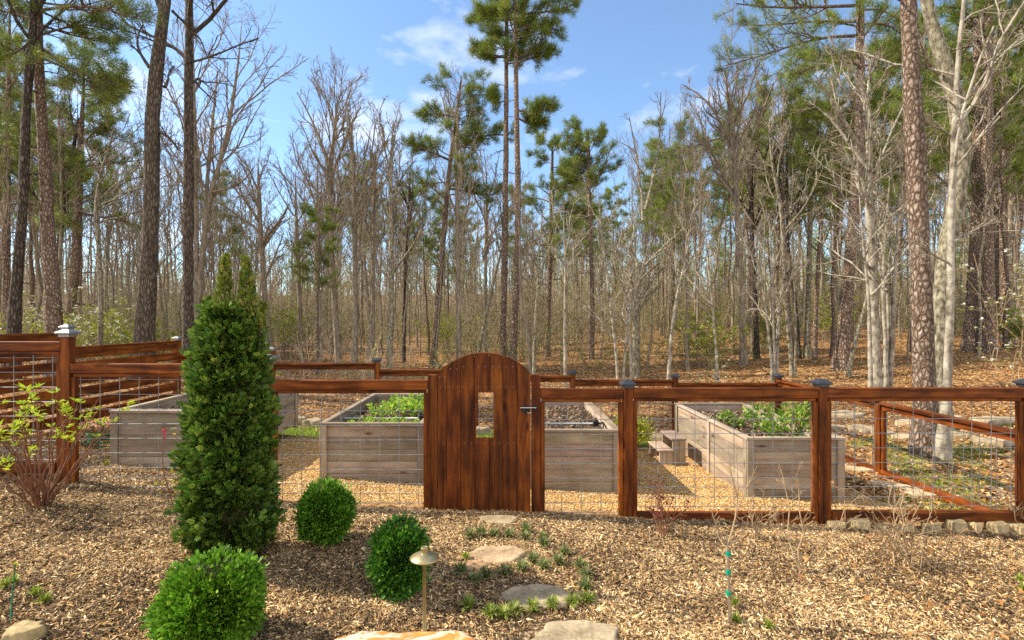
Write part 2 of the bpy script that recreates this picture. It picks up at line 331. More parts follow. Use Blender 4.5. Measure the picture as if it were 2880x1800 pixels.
def vor_layer(scale, stops, rnd=1.0, aniso=(1, 1, 1)):
    mpp = N.new('ShaderNodeMapping'); mpp.inputs['Scale'].default_value = aniso; L.new(tcd.outputs['Object'], mpp.inputs[0])
    nn = N.new('ShaderNodeTexNoise'); nn.inputs['Scale'].default_value = scale * .45; L.new(mpp.outputs[0], nn.inputs[0])
    v = N.new('ShaderNodeTexVoronoi'); v.inputs['Scale'].default_value = scale; v.inputs['Randomness'].default_value = rnd
    ad = N.new('ShaderNodeMixRGB'); ad.blend_type = 'ADD'; ad.inputs[0].default_value = .02; L.new(mpp.outputs[0], ad.inputs[1]); L.new(nn.outputs[1], ad.inputs[2]); L.new(ad.outputs[0], v.inputs['Vector'])
    s2 = N.new('ShaderNodeSeparateColor'); L.new(v.outputs['Color'], s2.inputs[0]); r = ramp(N, stops); L.new(s2.outputs[0], r.inputs[0])
    return r.outputs[0], v.outputs['Distance']
gc, gd = vor_layer(58, [(0, (.20, .10, .035)), (.3, (.44, .245, .085)), (.6, (.58, .35, .13)), (.85, (.66, .45, .21)), (1, (.70, .57, .38))])
mc, md = vor_layer(42, [(0, (.05, .032, .02)), (.35, (.20, .13, .075)), (.7, (.40, .27, .15)), (1, (.55, .42, .27))], aniso=(1, 1.6, 1))
lc, ld = vor_layer(16, [(0, (.10, .05, .022)), (.35, (.29, .15, .06)), (.7, (.44, .25, .105)), (.9, (.50, .33, .17)), (1, (.58, .43, .25))])
wc, wd = vor_layer(60, [(0, (.05, .09, .012)), (.5, (.12, .19, .025)), (1, (.20, .26, .05))])
def mix(a, b_, f):
    x = N.new('ShaderNodeMixRGB'); L.new(a, x.inputs[1]); L.new(b_, x.inputs[2]); L.new(f, x.inputs[0]); return x.outputs[0]
c = mix(mix(mix(lc, mc, sp.outputs[1]), gc, sp.outputs[0]), wc, sp.outputs[2]); h = mix(mix(ld, md, sp.outputs[1]), gd, sp.outputs[0])
big = N.new('ShaderNodeTexNoise'); big.inputs['Scale'].default_value = .9; big.inputs['Detail'].default_value = 6; L.new(tcd.outputs['Object'], big.inputs[0])
br = ramp(N, [(.35, (.72, .70, .68)), (.65, (1.1, 1.08, 1.05))]); L.new(big.outputs[0], br.inputs[0])
x = N.new('ShaderNodeMixRGB'); x.blend_type = 'MULTIPLY'; x.inputs[0].default_value = 1; L.new(c, x.inputs[1]); L.new(br.outputs[0], x.inputs[2])
L.new(x.outputs[0], bs.inputs['Base Color']); bs.inputs['Roughness'].default_value = .95; bs.inputs['Specular IOR Level'].default_value = .15
bp = N.new('ShaderNodeBump'); bp.invert = True; bp.inputs['Strength'].default_value = .8; bp.inputs['Distance'].default_value = .02; L.new(h, bp.inputs['Height']); L.new(bp.outputs[0], bs.inputs['Normal'])
ground = obj('ground', mesh_np('ground', np.stack([GX.ravel(), GY.ravel(), GZ], 1), np.stack([ii, ii + 1, ii + nx + 1, ii + nx], 1), None, np.stack([zr, zg, zb], 1), True), gm)
tag(ground, kind='structure')

def in_bed(X, Y):
    o = np.zeros(X.shape, bool)
    for a, b_, y0, y1 in ((-4.7, -3.52, 6.1, 8.72), (-2.245, -.978, 6.2, 8.73), (.13, 1.40, 6.2, 8.73), (2.886, 4.05, 6.1, 8.69)):
        o |= (X > a) & (X < b_) & (Y > y0) & (Y < y1)
    return o
STONES = []                                        # filled by the stepping stones: (x, y, rx, ry) kept fairly clear of chips
def palette(n, pal, w, jit=.18):
    pal = np.array(pal); k = rng.choice(len(pal), n, p=np.array(w) / sum(w)); return pal[k] * (1 + rng.normal(size=(n, 1)) * jit).clip(.45, 1.6)
def flakes(X, Y, L0, W0, C, lift, tilt, name, m, fold=0., sk=None):
    n = len(X); a = rng.uniform(0, 2 * PI, n); tl = rng.normal(size=n) * tilt; rl = rng.normal(size=n) * tilt
    D = np.stack([np.cos(a) * np.cos(tl), np.sin(a) * np.cos(tl), np.sin(tl)], 1)
    Sd = nrm(np.cross(D, np.stack([np.sin(rl) * .9, np.zeros(n), np.ones(n)], 1)))
    P = np.stack([X, Y, gz(X, Y) + lift], 1); hl = (L0 * .5)[:, None]; hw = (W0 * .5)[:, None]; Nn = np.cross(Sd, D)
    k = rng.uniform(.55, 1., (n, 2, 1)); fd = (np.abs(rng.normal(size=(n, 1))) * fold) * hl
    V = np.stack([P - D * hl, P + D * hl * sk - Sd * hw + Nn * fd, P + D * hl, P - D * hl * sk + Sd * hw + Nn * fd], 1) if sk is not None else np.stack([P - D * hl - Sd * hw * k[:, 0] + Nn * fd, P + D * hl - Sd * hw * k[:, 1], P + D * hl * .95 + Sd * hw * k[:, 0] + Nn * fd, P - D * hl * .9 + Sd * hw], 1)
    V = V.reshape(-1, 3)
    return obj(name, mesh_np(name, V, np.arange(n * 4).reshape(-1, 4), None, np.repeat(C, 4, 0)), m)

def scatter_chips():
    n = 470000; Y = 2.35 + (rng.random(n) ** 1.25) * 4.3; X = (rng.random(n) * 2 - 1) * (Y * 1.04 + .35)
    g, mu, w = zone(X, Y); k = (mu > rng.random(n) * .9) & ~in_bed(X, Y)
    for (sx, sy, rx, ry) in STONES: k &= (((X - sx) / rx) ** 2 + ((Y - sy) / ry) ** 2 > .85) | (rng.random(n) < .05)
    X = X[k]; Y = Y[k]; n = len(X)
    L0 = np.exp(rng.normal(size=n) * .55) * .0175; L0 = np.minimum(L0, .05); W0 = L0 * rng.uniform(.12, .32, n)
    patch = np.clip((vnoise(X * 1.4, Y * 1.4, 21) * .6 + vnoise(X * 4, Y * 4, 22) * .4 - .38) * 4, 0, 1)
    pal = [(.84, .66, .39), (.72, .50, .25), (.55, .35, .155), (.31, .19, .085), (.13, .08, .045), (.045, .03, .018), (.46, .24, .09)]
    wet_shade = np.maximum.reduce([np.exp(-(((X - cx_) / rx_) ** 2 + ((Y - cy_) / ry_) ** 2)) for cx_, cy_, rx_, ry_ in ((-1.35, 3.75, .55, .3), (-1.0, 3.0, .5, .22), (-.1, 3.5, .5, .3), (-4.0, 4.45, .5, .16), (-2.3, 3.3, .3, .2), (2.1, 2.95, .5, .2), (3.1, 3.8, .4, .15))]); patch = np.clip(patch - 1.1 * wet_shade, 0, 1)  # darker chips near the shrubs: damp mulch plus shadow painted into the colour
    C = np.where((rng.random(n) < patch)[:, None], palette(n, pal, [13, 26, 26, 16, 10, 5, 6]), palette(n, pal, [4, 9, 15, 24, 26, 20, 5]))
    o = flakes(X, Y, L0, W0, C, rng.random(n) * .016, .36, 'wood_chip_mulch', M['chip'], .25); tag(o, kind='stuff')
def scatter_gravel():
    n = 52000; Y = FY + .02 + rng.random(n) ** 1.5 * 3.4; X = rng.uniform(-4, 5.0, n); g, mu, w = zone(X, Y); k = (g > .4 + rng.random(n) * .3) & ~in_bed(X, Y); X, Y = X[k], Y[k]; n = len(X)
    r = rng.uniform(.006, .013, n)
    b = np.array([(1, 0, 0), (0, 1, 0), (-1, 0, 0), (0, -1, 0), (0, 0, .7), (0, 0, -.7)], float)
    V = b[None] * r[:, None, None] * rng.uniform(.7, 1.4, (n, 6, 1)); a = rng.uniform(0, 6.28, n); ca, sa = np.cos(a)[:, None], np.sin(a)[:, None]
    V = np.stack([V[..., 0] * ca - V[..., 1] * sa, V[..., 0] * sa + V[..., 1] * ca, V[..., 2]], -1) + np.stack([X, Y, gz(X, Y) + .004], 1)[:, None]
    t = np.array([(0, 1, 4), (1, 2, 4), (2, 3, 4), (3, 0, 4)]); T = (np.arange(n)[:, None, None] * 6 + t[None]).reshape(-1, 3)
    C = palette(n, [(.58, .34, .115), (.44, .24, .075), (.68, .46, .20), (.26, .14, .055), (.70, .58, .40)], [34, 26, 24, 9, 7])
    o = obj('pea_gravel', mesh_np('pea_gravel', V.reshape(-1, 3), None, T, np.repeat(C, 6, 0), True), M['chip']); tag(o, kind='stuff')
LP = [(.38, .18, .06), (.50, .275, .095), (.27, .12, .04), (.56, .37, .16), (.12, .055, .025), (.64, .48, .27)]
def scatter_leaves():
    n = 120000; Y = 5.6 + rng.random(n) ** 1.35 * 20; X = (rng.random(n) * 2 - 1) * (Y * 1.05 + .5)
    g, mu, w = zone(X, Y); k = (g + mu < .3) & (rng.random(n) > w * .8) & ~in_bed(X, Y) & ((X > 4.2) | (Y > 8.8) | (rng.random(n) < .5)); X, Y = X[k], Y[k]; n = len(X)
    L0 = rng.uniform(.04, .085, n); C = palette(n, LP, [26, 26, 18, 16, 8, 8])
    o = flakes(X, Y, L0, L0 * rng.uniform(.45, .8, n), C, rng.random(n) * .02 + .004, .35, 'fallen_leaves', M['dead_leaf'], .5, .25); tag(o, kind='stuff')
    n = 420; Y = 3 + rng.random(n) * 2.2; X = 2.2 + rng.random(n) ** .7 * 3.2 * Y / 4
    L0 = rng.uniform(.03, .075, n); o = flakes(X, Y, L0, L0 * rng.uniform(.4, .7, n), palette(n, LP, [30, 30, 14, 12, 4, 4]), rng.random(n) * .02 + .012, .4, 'fallen_leaves', M['dead_leaf'], .6, .25); tag(o, kind='stuff')
def scatter_grass():
    n = 85000; Y = 5.6 + rng.random(n) * 4.9; X = rng.uniform(-6.4, 9.5, n); g, mu, w = zone(X, Y); k = (w > .15 + rng.random(n) * .8) & ~in_bed(X, Y); X, Y = X[k], Y[k]; n = len(X)
    P = np.stack([X, Y, gz(X, Y)], 1); D = nrm(rng.normal(size=(n, 3)) * .55 + np.array([0, 0, 1.])); V, T = leaves(P, D, rdir(n), rng.uniform(.03, .09, n), rng.uniform(.007, .014, n), .1)
    C = palette(n, [(.24, .38, .03), (.33, .48, .05), (.40, .48, .08), (.16, .26, .025), (.42, .38, .15)], [30, 30, 18, 14, 8])
    o = obj('grass', mesh_np('grass', V, None, T, np.repeat(C, 4, 0)), M['leaf']); tag(o, kind='stuff')
# ------------------------------------------------------------------ trees
def grow(P, Rr, nper, t0, t1, ang, lr, k, upb, wig, r0, r1, g, lmin=.05, pw=1., rmax=None):
    """children of branches P (n,k,3) with radii Rr: nper each, starting between t0 and t1 along, at ang from the parent"""
    n, kk, _ = P.shape; m = n * nper; pi = np.repeat(np.arange(n), nper)
    t = (np.tile((np.arange(nper) + .5) / nper, n) + (g.random(m) - .5) * .9 / nper) * (t1 - t0) + t0; t = t.clip(0, .999)
    f = t * (kk - 1); i = f.astype(int); f = (f - i)[:, None]
    p = P[pi, i] * (1 - f) + P[pi, i + 1] * f; rr = Rr[pi, i] * (1 - f[:, 0]) + Rr[pi, i + 1] * f[:, 0]; d = nrm(P[pi, i + 1] - P[pi, i])
    a = g.uniform(ang[0], ang[1], m); q = rdir(m, g=g); q = nrm(q - d * (q * d).sum(1, keepdims=True))
    nd = nrm(d * np.cos(a)[:, None] + q * np.sin(a)[:, None] + np.array([0, 0, upb]))
    PL = np.linalg.norm(np.diff(P, axis=1), axis=2).sum(1)[pi]
    Ln = np.maximum(PL * lr * (1 - .62 * t) ** pw * g.uniform(.6, 1.25, m), lmin)
    C = np.empty((m, k, 3)); C[:, 0] = p; st = (Ln / (k - 1))[:, None]
    for j in range(1, k):
        nd = nrm(nd + g.normal(size=(m, 3)) * wig + np.array([0, 0, upb * .35])); C[:, j] = C[:, j - 1] + nd * st
    ra = np.minimum(rr * r0, 9 if rmax is None else rmax) * np.sqrt(np.clip(Ln / np.maximum(Ln.mean(), 1e-6), .3, 1.3)); ra = np.minimum(ra, rr * .85)
    s = np.linspace(0, 1, k)[None]; RR = ra[:, None] * (1 - s) + np.minimum(r1, ra)[:, None] * s
    return C, RR
def smooth_path(pts, k):
    pts = np.asarray(pts, float); s = np.concatenate([[0], np.cumsum(np.linalg.norm(np.diff(pts[:, :3], axis=0), axis=1))]); u = np.linspace(0, s[-1], k)
    o = np.stack([np.interp(u, s, pts[:, j]) for j in range(pts.shape[1])], 1)
    for _ in range(2):
        q = o.copy(); q[1:-1] = (o[:-2] + 2 * o[1:-1] + o[2:]) / 4; o = q
    return o
class Wood:
    def __init__(s): s.V = []; s.Q = []; s.n = 0
    def add(s, P, Rr, sides):
        V, Q = tubes(P, Rr, sides); s.V.append(V); s.Q.append(Q + s.n); s.n += len(V)
    def mesh(s, name): return mesh_np(name, np.concatenate(s.V), np.concatenate(s.Q), None, None, True)
def stem_mesh(path, g, sides=12, rough=.07):
    """path rows x, y, z, radius; returns trunk wood with uneven girth"""
    w = Wood(); P = path[None, :, :3]; Rr = path[None, :, 3].copy()
    V, Q = tubes(P, Rr, sides); k = len(path); c = np.repeat(path[:, :3], sides, 0); dd = V - c
    V = c + dd * (1 + g.normal(size=(len(V), 1)) * rough); w.V.append(V); w.Q.append(Q); w.n = len(V); return w
def bare_crown(path, t0, g, nl=13, nb=6, nt=6, nf=3, reach=.42, ang=(.45, 1.0), up=.25, tw=.0042, limbs=None, twl=1.0):
    """limbs, branches, twigs; returns (limb arrays, twig arrays)"""
    P = path[None, :, :3]; Rr = path[None, :, 3]
    A, RA = grow(P, Rr, nl, t0, .99, ang, reach, 7, up, .16, .55, .012, g, pw=.8)
    if limbs is not None:
        A2, R2 = limbs; A = np.concatenate([A, A2]); RA = np.concatenate([RA, R2])
    B, RB = grow(A, RA, nb, .18, .98, (.35, .95), .46, 5, up * .7, .17, .6, .007, g)
    C, RC = grow(B, RB, nt, .15, 1., (.35, .95), .5 * twl, 4, up * .5, .16, .65, tw, g, lmin=.12)
    out = [(C, RC)]
    if nf:
        D, RD = grow(C, RC, nf, .2, 1., (.3, .9), .55 * twl, 3, up * .4, .14, .8, tw * .85, g, lmin=.08); out.append((D, np.maximum(RD, tw * .85)))
    return [(A, RA), (B, RB)], out
def tufts(P, D, nn, L, W, g, C, spread=.75):
    n = len(P); m = n * nn; pi = np.repeat(np.arange(n), nn); d = nrm(D[pi] + g.normal(size=(m, 3)) * spread); s = nrm(np.cross(d, rdir(m, g=g)))
    p = P[pi] + g.normal(size=(m, 3)) * L * .27; ln = (L * g.uniform(.6, 1.2, m))[:, None]
    V = np.stack([p - s * W * .5, p + s * W * .5, p + d * ln], 1).reshape(-1, 3); return V, np.arange(m * 3).reshape(-1, 3), np.repeat(C[pi] * g.uniform(.75, 1.25, (m, 1)), 3, 0)
PINE_PAL = np.array([(.15, .215, .03), (.20, .26, .035), (.26, .295, .042), (.10, .16, .032), (.32, .32, .055)])
def pine_crown(path, t0, g, nbr=34, reach=3.0, nsub=7, ntuft=3, nn=20, L=.19, W=.0105, flat=.12, dead=6, side=None, rise=.1):
    """boughs bare near the stem, needle tufts on the outer branchlets"""
    P = path[None, :, :3]; Rr = path[None, :, 3]; H = np.linalg.norm(np.diff(path[:, :3], axis=0), axis=1).sum()
    A, RA = grow(P, Rr, nbr, t0, .985, (1.15, 1.55), reach / H, 6, rise, .12, .33, .012, g, pw=1.0, lmin=.5)
    sl = []
    if side is not None:
        A2, R2 = side; B2, RB2 = grow(A2, R2, 20, .22, 1., (.4, 1.0), .40, 5, .16, .18, .6, .006, g, lmin=.3); C2, RC2 = grow(B2, RB2, 5, .25, 1., (.3, .95), .5, 3, .2, .16, .7, .005, g, lmin=.14)
        e = np.concatenate([C2[:, -1], C2[:, 1], B2[:, -1]]); ed = nrm(nrm(np.concatenate([C2[:, -1] - C2[:, 1], C2[:, -1] - C2[:, 0], B2[:, -1] - B2[:, -2]])) + np.array([0, 0, .35]))
        sl = [(A2, R2), (B2, RB2), (C2, RC2)]; V2, T2, Cc2 = tufts(e, ed, nn, L, W, g, PINE_PAL[g.choice(5, len(e), p=[.3, .3, .17, .13, .10])] * g.uniform(.85, 1.2, (len(e), 1)))
    B, RB = grow(A, RA, nsub, .25, 1., (.4, .95), .42, 4, .12, .18, .6, .006, g, lmin=.25)
    C, RC = grow(B, RB, ntuft, .3, 1., (.3, .9), .5, 3, .18, .15, .7, .005, g, lmin=.12)
    tp = np.concatenate([C[:, -1], C[:, 1], B[:, -1], A[:, -1]]); td = np.concatenate([C[:, -1] - C[:, 1], C[:, -1] - C[:, 0], B[:, -1] - B[:, -2], A[:, -1] - A[:, -2]])
    td = nrm(nrm(td) + np.array([0, 0, .35]))
    bi = np.concatenate([np.repeat(np.arange(len(A)), nsub * ntuft)] * 2 + [np.repeat(np.arange(len(A)), nsub), np.arange(len(A))])
    br = g.uniform(.75, 1.3, len(A))[bi][:, None]; C0 = PINE_PAL[g.choice(5, len(tp), p=[.3, .3, .17, .13, .10])] * br
    V, T, Cc = tufts(tp, td, nn, L, W, g, C0)
    if side is not None: V, T, Cc = np.concatenate([V, V2]), np.concatenate([T, T2 + len(V)]), np.concatenate([Cc, Cc2])
    dw = sl
    if dead:
        E, RE = grow(P, Rr, dead, t0 * .45, t0, (1.2, 1.7), reach * .5 / H, 5, -.02, .16, .22, .006, g, lmin=.4); F2, RF = grow(E, RE, 4, .3, 1, (.4, 1.), .4, 3, 0, .2, .7, .004, g); dw = sl + [(E, RE), (F2, RF)]
    return [(A, RA), (B, RB)] + dw, [(C, RC)], (V, T, Cc)

def finish_tree(root, trunk_w, limbs, twigs, needles, bark, limbmat, twigmat, needle_name='needles'):
    obj('trunk', trunk_w.mesh('trunk'), bark, root)
    w = Wood()
    for P, Rr in limbs: w.add(P, Rr, 5)
    nl = sum(len(q) for q in w.Q)
    for P, Rr in twigs: w.add(P, Rr, 3)
    me = w.mesh('crown'); cr = obj('crown', me, [limbmat, twigmat], root)
    mi = np.zeros(len(me.polygons), np.int32); mi[nl:] = 1; me.polygons.foreach_set('material_index', mi)
    if needles is not None:
        V, T, C = needles; n = obj(needle_name, mesh_np(needle_name, V, None, T, C), M['needle' if needle_name == 'needles' else 'petal'], cr)
    return root

def key_path(px, Y, H, g, k=26, flare=1.35, dy=.25):
    """px rows (x, y, width) from the base up in photo pixels at depth Y; extended to height H; returns rows x y z r"""
    s = Y / F; rows = []
    x0, y0, w0 = px[0]; X0 = wx(x0, Y); zb = g1(X0, Y) - .08
    rows.append((X0, zb, w0 * s * .5 * flare)); rows.append((X0 + (wx(px[1][0], Y) - X0) * .03, zb + .35, w0 * s * .5 * 1.05))
    for (x, y, w) in px[1:]:
        z = wz(y, Y)
        if z > H: break
        if z > rows[-1][1] + .15: rows.append((wx(x, Y), z, w * s * .5))
    X, z, r = rows[-1]
    if H > z + .4:
        Xp, zp, rp = rows[-2]; sl = (X - Xp) / max(z - zp, .3) * .6
        for q in np.linspace(.25, 1, 4): rows.append((X + sl * q * (H - z), z + q * (H - z), r * (1 - .88 * q)))
    a = np.array(rows); yy = Y + np.cumsum(g.normal(size=len(a))) * .05 * dy; yy[0] = Y
    full = np.stack([a[:, 0], yy, a[:, 1], a[:, 2]], 1); return smooth_path(full, k)
def px_limbs(L, Y, g, k=7):
    """limbs drawn as photo-pixel polylines ((x, y, width, depth offset) ...) at about depth Y"""
    A = []; RR = []
    for pts in L:
        q = smooth_path(np.array([(wx(x, Y + dy), Y + dy, wz(y, Y + dy), w * Y / F * .5) for (x, y, w, dy) in pts]), k); A.append(q[:, :3]); RR.append(q[:, 3])
    return np.array(A), np.array(RR)

TG = 'trees standing in the woods behind the garden'
def key_bare(name, label, px, Y, H, bark='bark_grey', t0=.45, seed=1, limbs=None, twig='twig', cat='tree', **kw):
    g = np.random.default_rng(seed); path = key_path(px, Y, H - (1.25 if 8 < H < 12.5 else 0), g); root = thing(name, label, cat, (path[0, 0], path[0, 1], path[0, 2] + .08), TG)
    lm = px_limbs(limbs, Y, g) if limbs else None
    li, tw = bare_crown(path, t0, g, limbs=lm, **kw); finish_tree(root, stem_mesh(path, g), li, tw, None, M[bark], M[bark], M[twig]); return root
def key_pine(name, label, px, Y, H, bark='bark_pine', t0=.55, seed=1, limbs=None, cat='tree', **kw):
    g = np.random.default_rng(seed); path = key_path(px, Y, H, g); root = thing(name, label, cat, (path[0, 0], path[0, 1], path[0, 2] + .08), TG)
    sd = px_limbs(limbs, Y, g, 6) if limbs else None
    li, tw, ne = pine_crown(path, t0, g, side=sd, **kw); finish_tree(root, stem_mesh(path, g), li, tw, ne, M[bark], M[bark], M['twig']); return root

def build_key_trees():
    B, Pn = key_bare, key_pine
    # ---- the near trees seen at the west side
    B('oak_tree', 'dark leaning oak trunk beside a paler pine behind the horizontal slat fence', [(30, 1040, 36), (34, 936, 33), (48, 738, 25), (60, 619, 23), (66, 500, 22), (69, 337, 20), (85, 139, 19), (93, 0, 18)], 12.5, 15, 'bark_dark', .56, 11, nl=9, nb=6, nt=5, nf=3, twig='twig_dark', ang=(.7, 1.2), up=.1,
      limbs=[[(93, 115, 9, 0), (130, 70, 8, .3), (170, 35, 6, .5), (215, 5, 4, .8)], [(60, 520, 8, 0), (90, 480, 5, .3), (110, 500, 3, .6)]])
    Pn('pine_tree', 'tall reddish pine with spreading boughs standing right beside the dark leaning oak', [(155, 1010, 46), (151, 929, 42), (139, 778, 36), (129, 619, 31), (125, 500, 30), (112, 317, 26), (105, 119, 22), (105, 0, 19)], 13, 15, 'bark_pine', .62, 12, nbr=30, reach=2.6, nsub=7, nn=15, rise=.0, dead=8,
       limbs=[[(112, 130, 8, 0), (180, 180, 6, .2), (250, 240, 5, .2), (310, 255, 3, .3)], [(112, 160, 8, 0), (200, 200, 6, -.3), (290, 230, 4, -.4), (345, 245, 3, -.5)], [(105, 60, 9, 0), (60, 40, 7, .2), (20, 35, 5, .3), (-40, 20, 4, .3)],
              [(110, 100, 8, 0), (200, 70, 6, .6), (280, 60, 4, .9), (330, 95, 3, 1)], [(112, 80, 7, 0), (60, 150, 6, -.4), (10, 165, 4, -.6), (-40, 170, 3, -.8)], [(108, 30, 9, 0), (220, 10, 7, -.5), (330, 30, 4, -.8), (380, 50, 3, -1)]])
    Pn('pine_tree', 'bushy green pine with layered boughs between the tall reddish pine and big grey oak', [(190, 1000, 24), (194, 917, 22), (214, 738, 22), (222, 500, 17), (228, 350, 12), (232, 260, 7)], 17.5, 11.7, 'bark_pine', .40, 13, nbr=36, reach=2.9, nsub=8, ntuft=3, nn=17, W=.013, rise=.02)
    Pn('pine_tree', 'green pine crown filling the sky behind the dark leaning oak', [(20, 1000, 20), (20, 700, 17), (25, 400, 14), (30, 150, 9)], 19, 14.5, 'bark_pine', .42, 14, nbr=36, reach=3.2, nsub=7, nn=15, W=.014, rise=.0)
    B('slanting_tree', 'thin slanting trunk leaning away behind the reddish pine', [(150, 980, 13), (157, 754, 12), (175, 659, 12), (194, 500, 11), (215, 380, 9)], 18, 10.5, 'bark_dark', .5, 15, nl=10, nt=5, nf=3, twig='twig_dark')
    B('young_tree', 'slim grey tree with a crooked stem just before the yellow-green shrubs', [(280, 1000, 14), (280, 976, 13), (282, 817, 12), (274, 698, 11), (266, 579, 11), (278, 480, 8), (300, 430, 6)], 14, 7.6, 'bark_lichen', .55, 16, nl=12, nb=5, nt=4, nf=3, ang=(.5, 1.2), up=.1)
    B('oak_tree', 'big dark grey oak with a forked top and a crooked side limb', [(400, 1068, 56), (405, 968, 46), (413, 857, 42), (425, 698, 40), (428, 500, 40), (432, 317, 38), (440, 198, 34), (458, 99, 30), (472, 20, 30), (474, 0, 25)], 13, 15.5, 'bark_oak', .66, 17, nl=8, nb=6, nt=6, nf=3, twig='twig_dark', ang=(.6, 1.2), up=.1,
      limbs=[[(420, 190, 12, 0), (398, 160, 8, .0), (380, 125, 6, .1), (384, 95, 5, .1), (402, 70, 4, .2)], [(456, 32, 18, 0), (440, 10, 15, .1), (434, -30, 13, .2), (425, -110, 10, .4)], [(452, 372, 9, 0), (480, 390, 6, -.3), (500, 420, 4, -.6)], [(484, 30, 9, 0), (520, 65, 6, .3), (545, 90, 4, .6)],
             [(462, 245, 10, 0), (476, 240, 6, .1), (470, 205, 4, .2), (490, 185, 3, .4)]])
    B('oak_tree', 'straight grey oak trunk beside the big forked oak', [(528, 1030, 36), (530, 980, 31), (530, 778, 27), (530, 600, 26), (530, 400, 25), (530, 200, 22), (532, 0, 20)], 14.5, 16, 'bark_oak', .5, 18, nl=12, nb=6, nt=6, nf=3, twig='twig_dark', ang=(.7, 1.25), up=.12,
      limbs=[[(540, 90, 7, 0), (560, 100, 5, -.4), (576, 140, 4, -.6), (582, 160, 3, -.7)], [(535, 175, 7, 0), (600, 160, 5, -.5), (680, 120, 4, -.8), (725, 108, 3, -1)]])
    B('grey_tree', 'thinner grey trunk tucked close behind the straight oak', [(553, 1010, 15), (552, 800, 13), (552, 600, 12), (550, 450, 11), (545, 250, 8)], 18, 13, 'bark_grey', .4, 19, nl=14, up=.25)
    B('forked_tree', 'forked grey tree with two arching stems beside the straight oak', [(556, 1000, 20), (556, 950, 18), (560, 800, 17), (575, 640, 15), (583, 560, 13), (620, 456, 11), (650, 317, 9), (670, 180, 6)], 18, 12.5, 'bark_grey', .42, 20, nl=14, up=.2,
      limbs=[[(575, 640, 13, 0), (578, 560, 11, .2), (592, 400, 9, .4), (602, 300, 7, .5), (612, 200, 4, .6)], [(600, 540, 9, 0), (650, 530, 7, -.3), (690, 510, 4, -.5), (715, 470, 3, -.6)]])
    B('bare_tree', 'bare tree with a long angled side limb behind the tall evergreen', [(762, 1020, 17), (750, 900, 15), (740, 780, 15), (732, 659, 14), (728, 550, 12), (726, 430, 8), (722, 380, 5)], 20, 9.6, 'bark_grey', .4, 21, nl=12, up=.2,
      limbs=[[(736, 690, 12, 0), (760, 650, 10, -.2), (793, 619, 8, -.4), (810, 580, 5, -.5)]])
    B('bare_tree', 'slender bare tree forking high just beyond the tall evergreen', [(848, 1016, 12), (842, 800, 11), (837, 680, 10), (834, 600, 8), (820, 480, 5)], 21, 9.3, 'bark_grey', .4, 22, nl=12, up=.22)
    B('bare_tree', 'slim straight bare tree beside the tall fan-shaped one', [(898, 1015, 12), (896, 850, 11), (894, 600, 9), (890, 420, 6)], 20, 9.6, 'bark_grey', .42, 23, nl=13, up=.25)
    B('bare_tree', 'tall bare tree with a broad fan-shaped crown against open sky', [(952, 1025, 18), (945, 900, 16), (936, 778, 15), (930, 600, 13), (928, 500, 12), (935, 420, 10), (945, 330, 7), (952, 240, 4)], 19, 11.6, 'bark_grey', .46, 24, nl=16, nb=8, reach=.46, ang=(.3, .75), up=.38, twl=1.1,
      limbs=[[(930, 480, 9, 0), (905, 400, 7, .2), (870, 320, 5, .4), (835, 260, 3, .5)], [(932, 500, 9, 0), (960, 420, 7, -.3), (985, 350, 5, -.4), (1015, 300, 3, -.5)], [(936, 640, 8, 0), (975, 580, 6, -.3), (1030, 520, 4, -.6), (1085, 440, 3, -.7)]])
    B('bare_tree', 'upright bare tree next to the tall fan-shaped one, above the far rail', [(998, 1020, 16), (1000, 850, 14), (998, 650, 13), (996, 500, 12), (990, 400, 7)], 18, 10.3, 'bark_grey', .45, 25, nl=14, ang=(.3, .8), up=.35,
      limbs=[[(1000, 640, 9, 0), (970, 570, 7, .2), (950, 500, 5, .3), (940, 420, 3, .4)], [(1000, 600, 9, 0), (1020, 540, 7, -.2), (1045, 450, 5, -.3), (1055, 350, 3, -.4)]])
    B('bare_tree', 'slim bare tree rising behind a low post of the far fence', [(1050, 1010, 12), (1050, 850, 11), (1052, 650, 10), (1054, 500, 9), (1060, 350, 5)], 20, 10.2, 'bark_grey', .46, 26, nl=13, ang=(.3, .8), up=.35)
    B('pale_tree', 'pale grey trunk with a bright upper stem just past the far post', [(1096, 1058, 17), (1098, 900, 15), (1101, 778, 14), (1099, 640, 13), (1097, 500, 12), (1105, 380, 8), (1130, 300, 5)], 17, 9.8, 'bark_lichen', .48, 27, nl=14, ang=(.35, .9), up=.3, limbs=[[(1103, 770, 9, 0), (1130, 730, 6, -.3), (1165, 690, 4, -.5), (1185, 640, 3, -.6)]])
    B('bare_tree', 'dark slim bare tree halfway between the far post and leaning pine', [(1135, 1020, 11), (1140, 800, 10), (1150, 600, 9), (1158, 450, 6)], 22, 10, 'bark_dark', .45, 28, nl=12, up=.3, twig='twig_dark')
    Pn('pine_tree', 'leaning pine with a wide ragged crown beside the arched gate', [(1216, 1040, 20), (1222, 980, 18), (1238, 778, 17), (1253, 599, 14), (1262, 500, 13), (1270, 420, 11), (1290, 280, 7), (1298, 215, 4)], 19, 11.4, 'bark_pine', .56, 29, nbr=30, reach=2.3, nsub=7, nn=15, W=.012, rise=.05,
       limbs=[[(1262, 440, 8, 0), (1330, 390, 6, .3), (1390, 370, 5, .5), (1430, 380, 3, .6)], [(1264, 450, 8, 0), (1220, 430, 6, -.3), (1180, 415, 4, -.5), (1155, 405, 3, -.6)], [(1262, 530, 8, 0), (1320, 540, 6, .2), (1370, 555, 5, .3), (1405, 545, 3, .4)], [(1285, 330, 6, 0), (1240, 320, 5, .3), (1205, 315, 4, .4), (1190, 330, 3, .5)]])
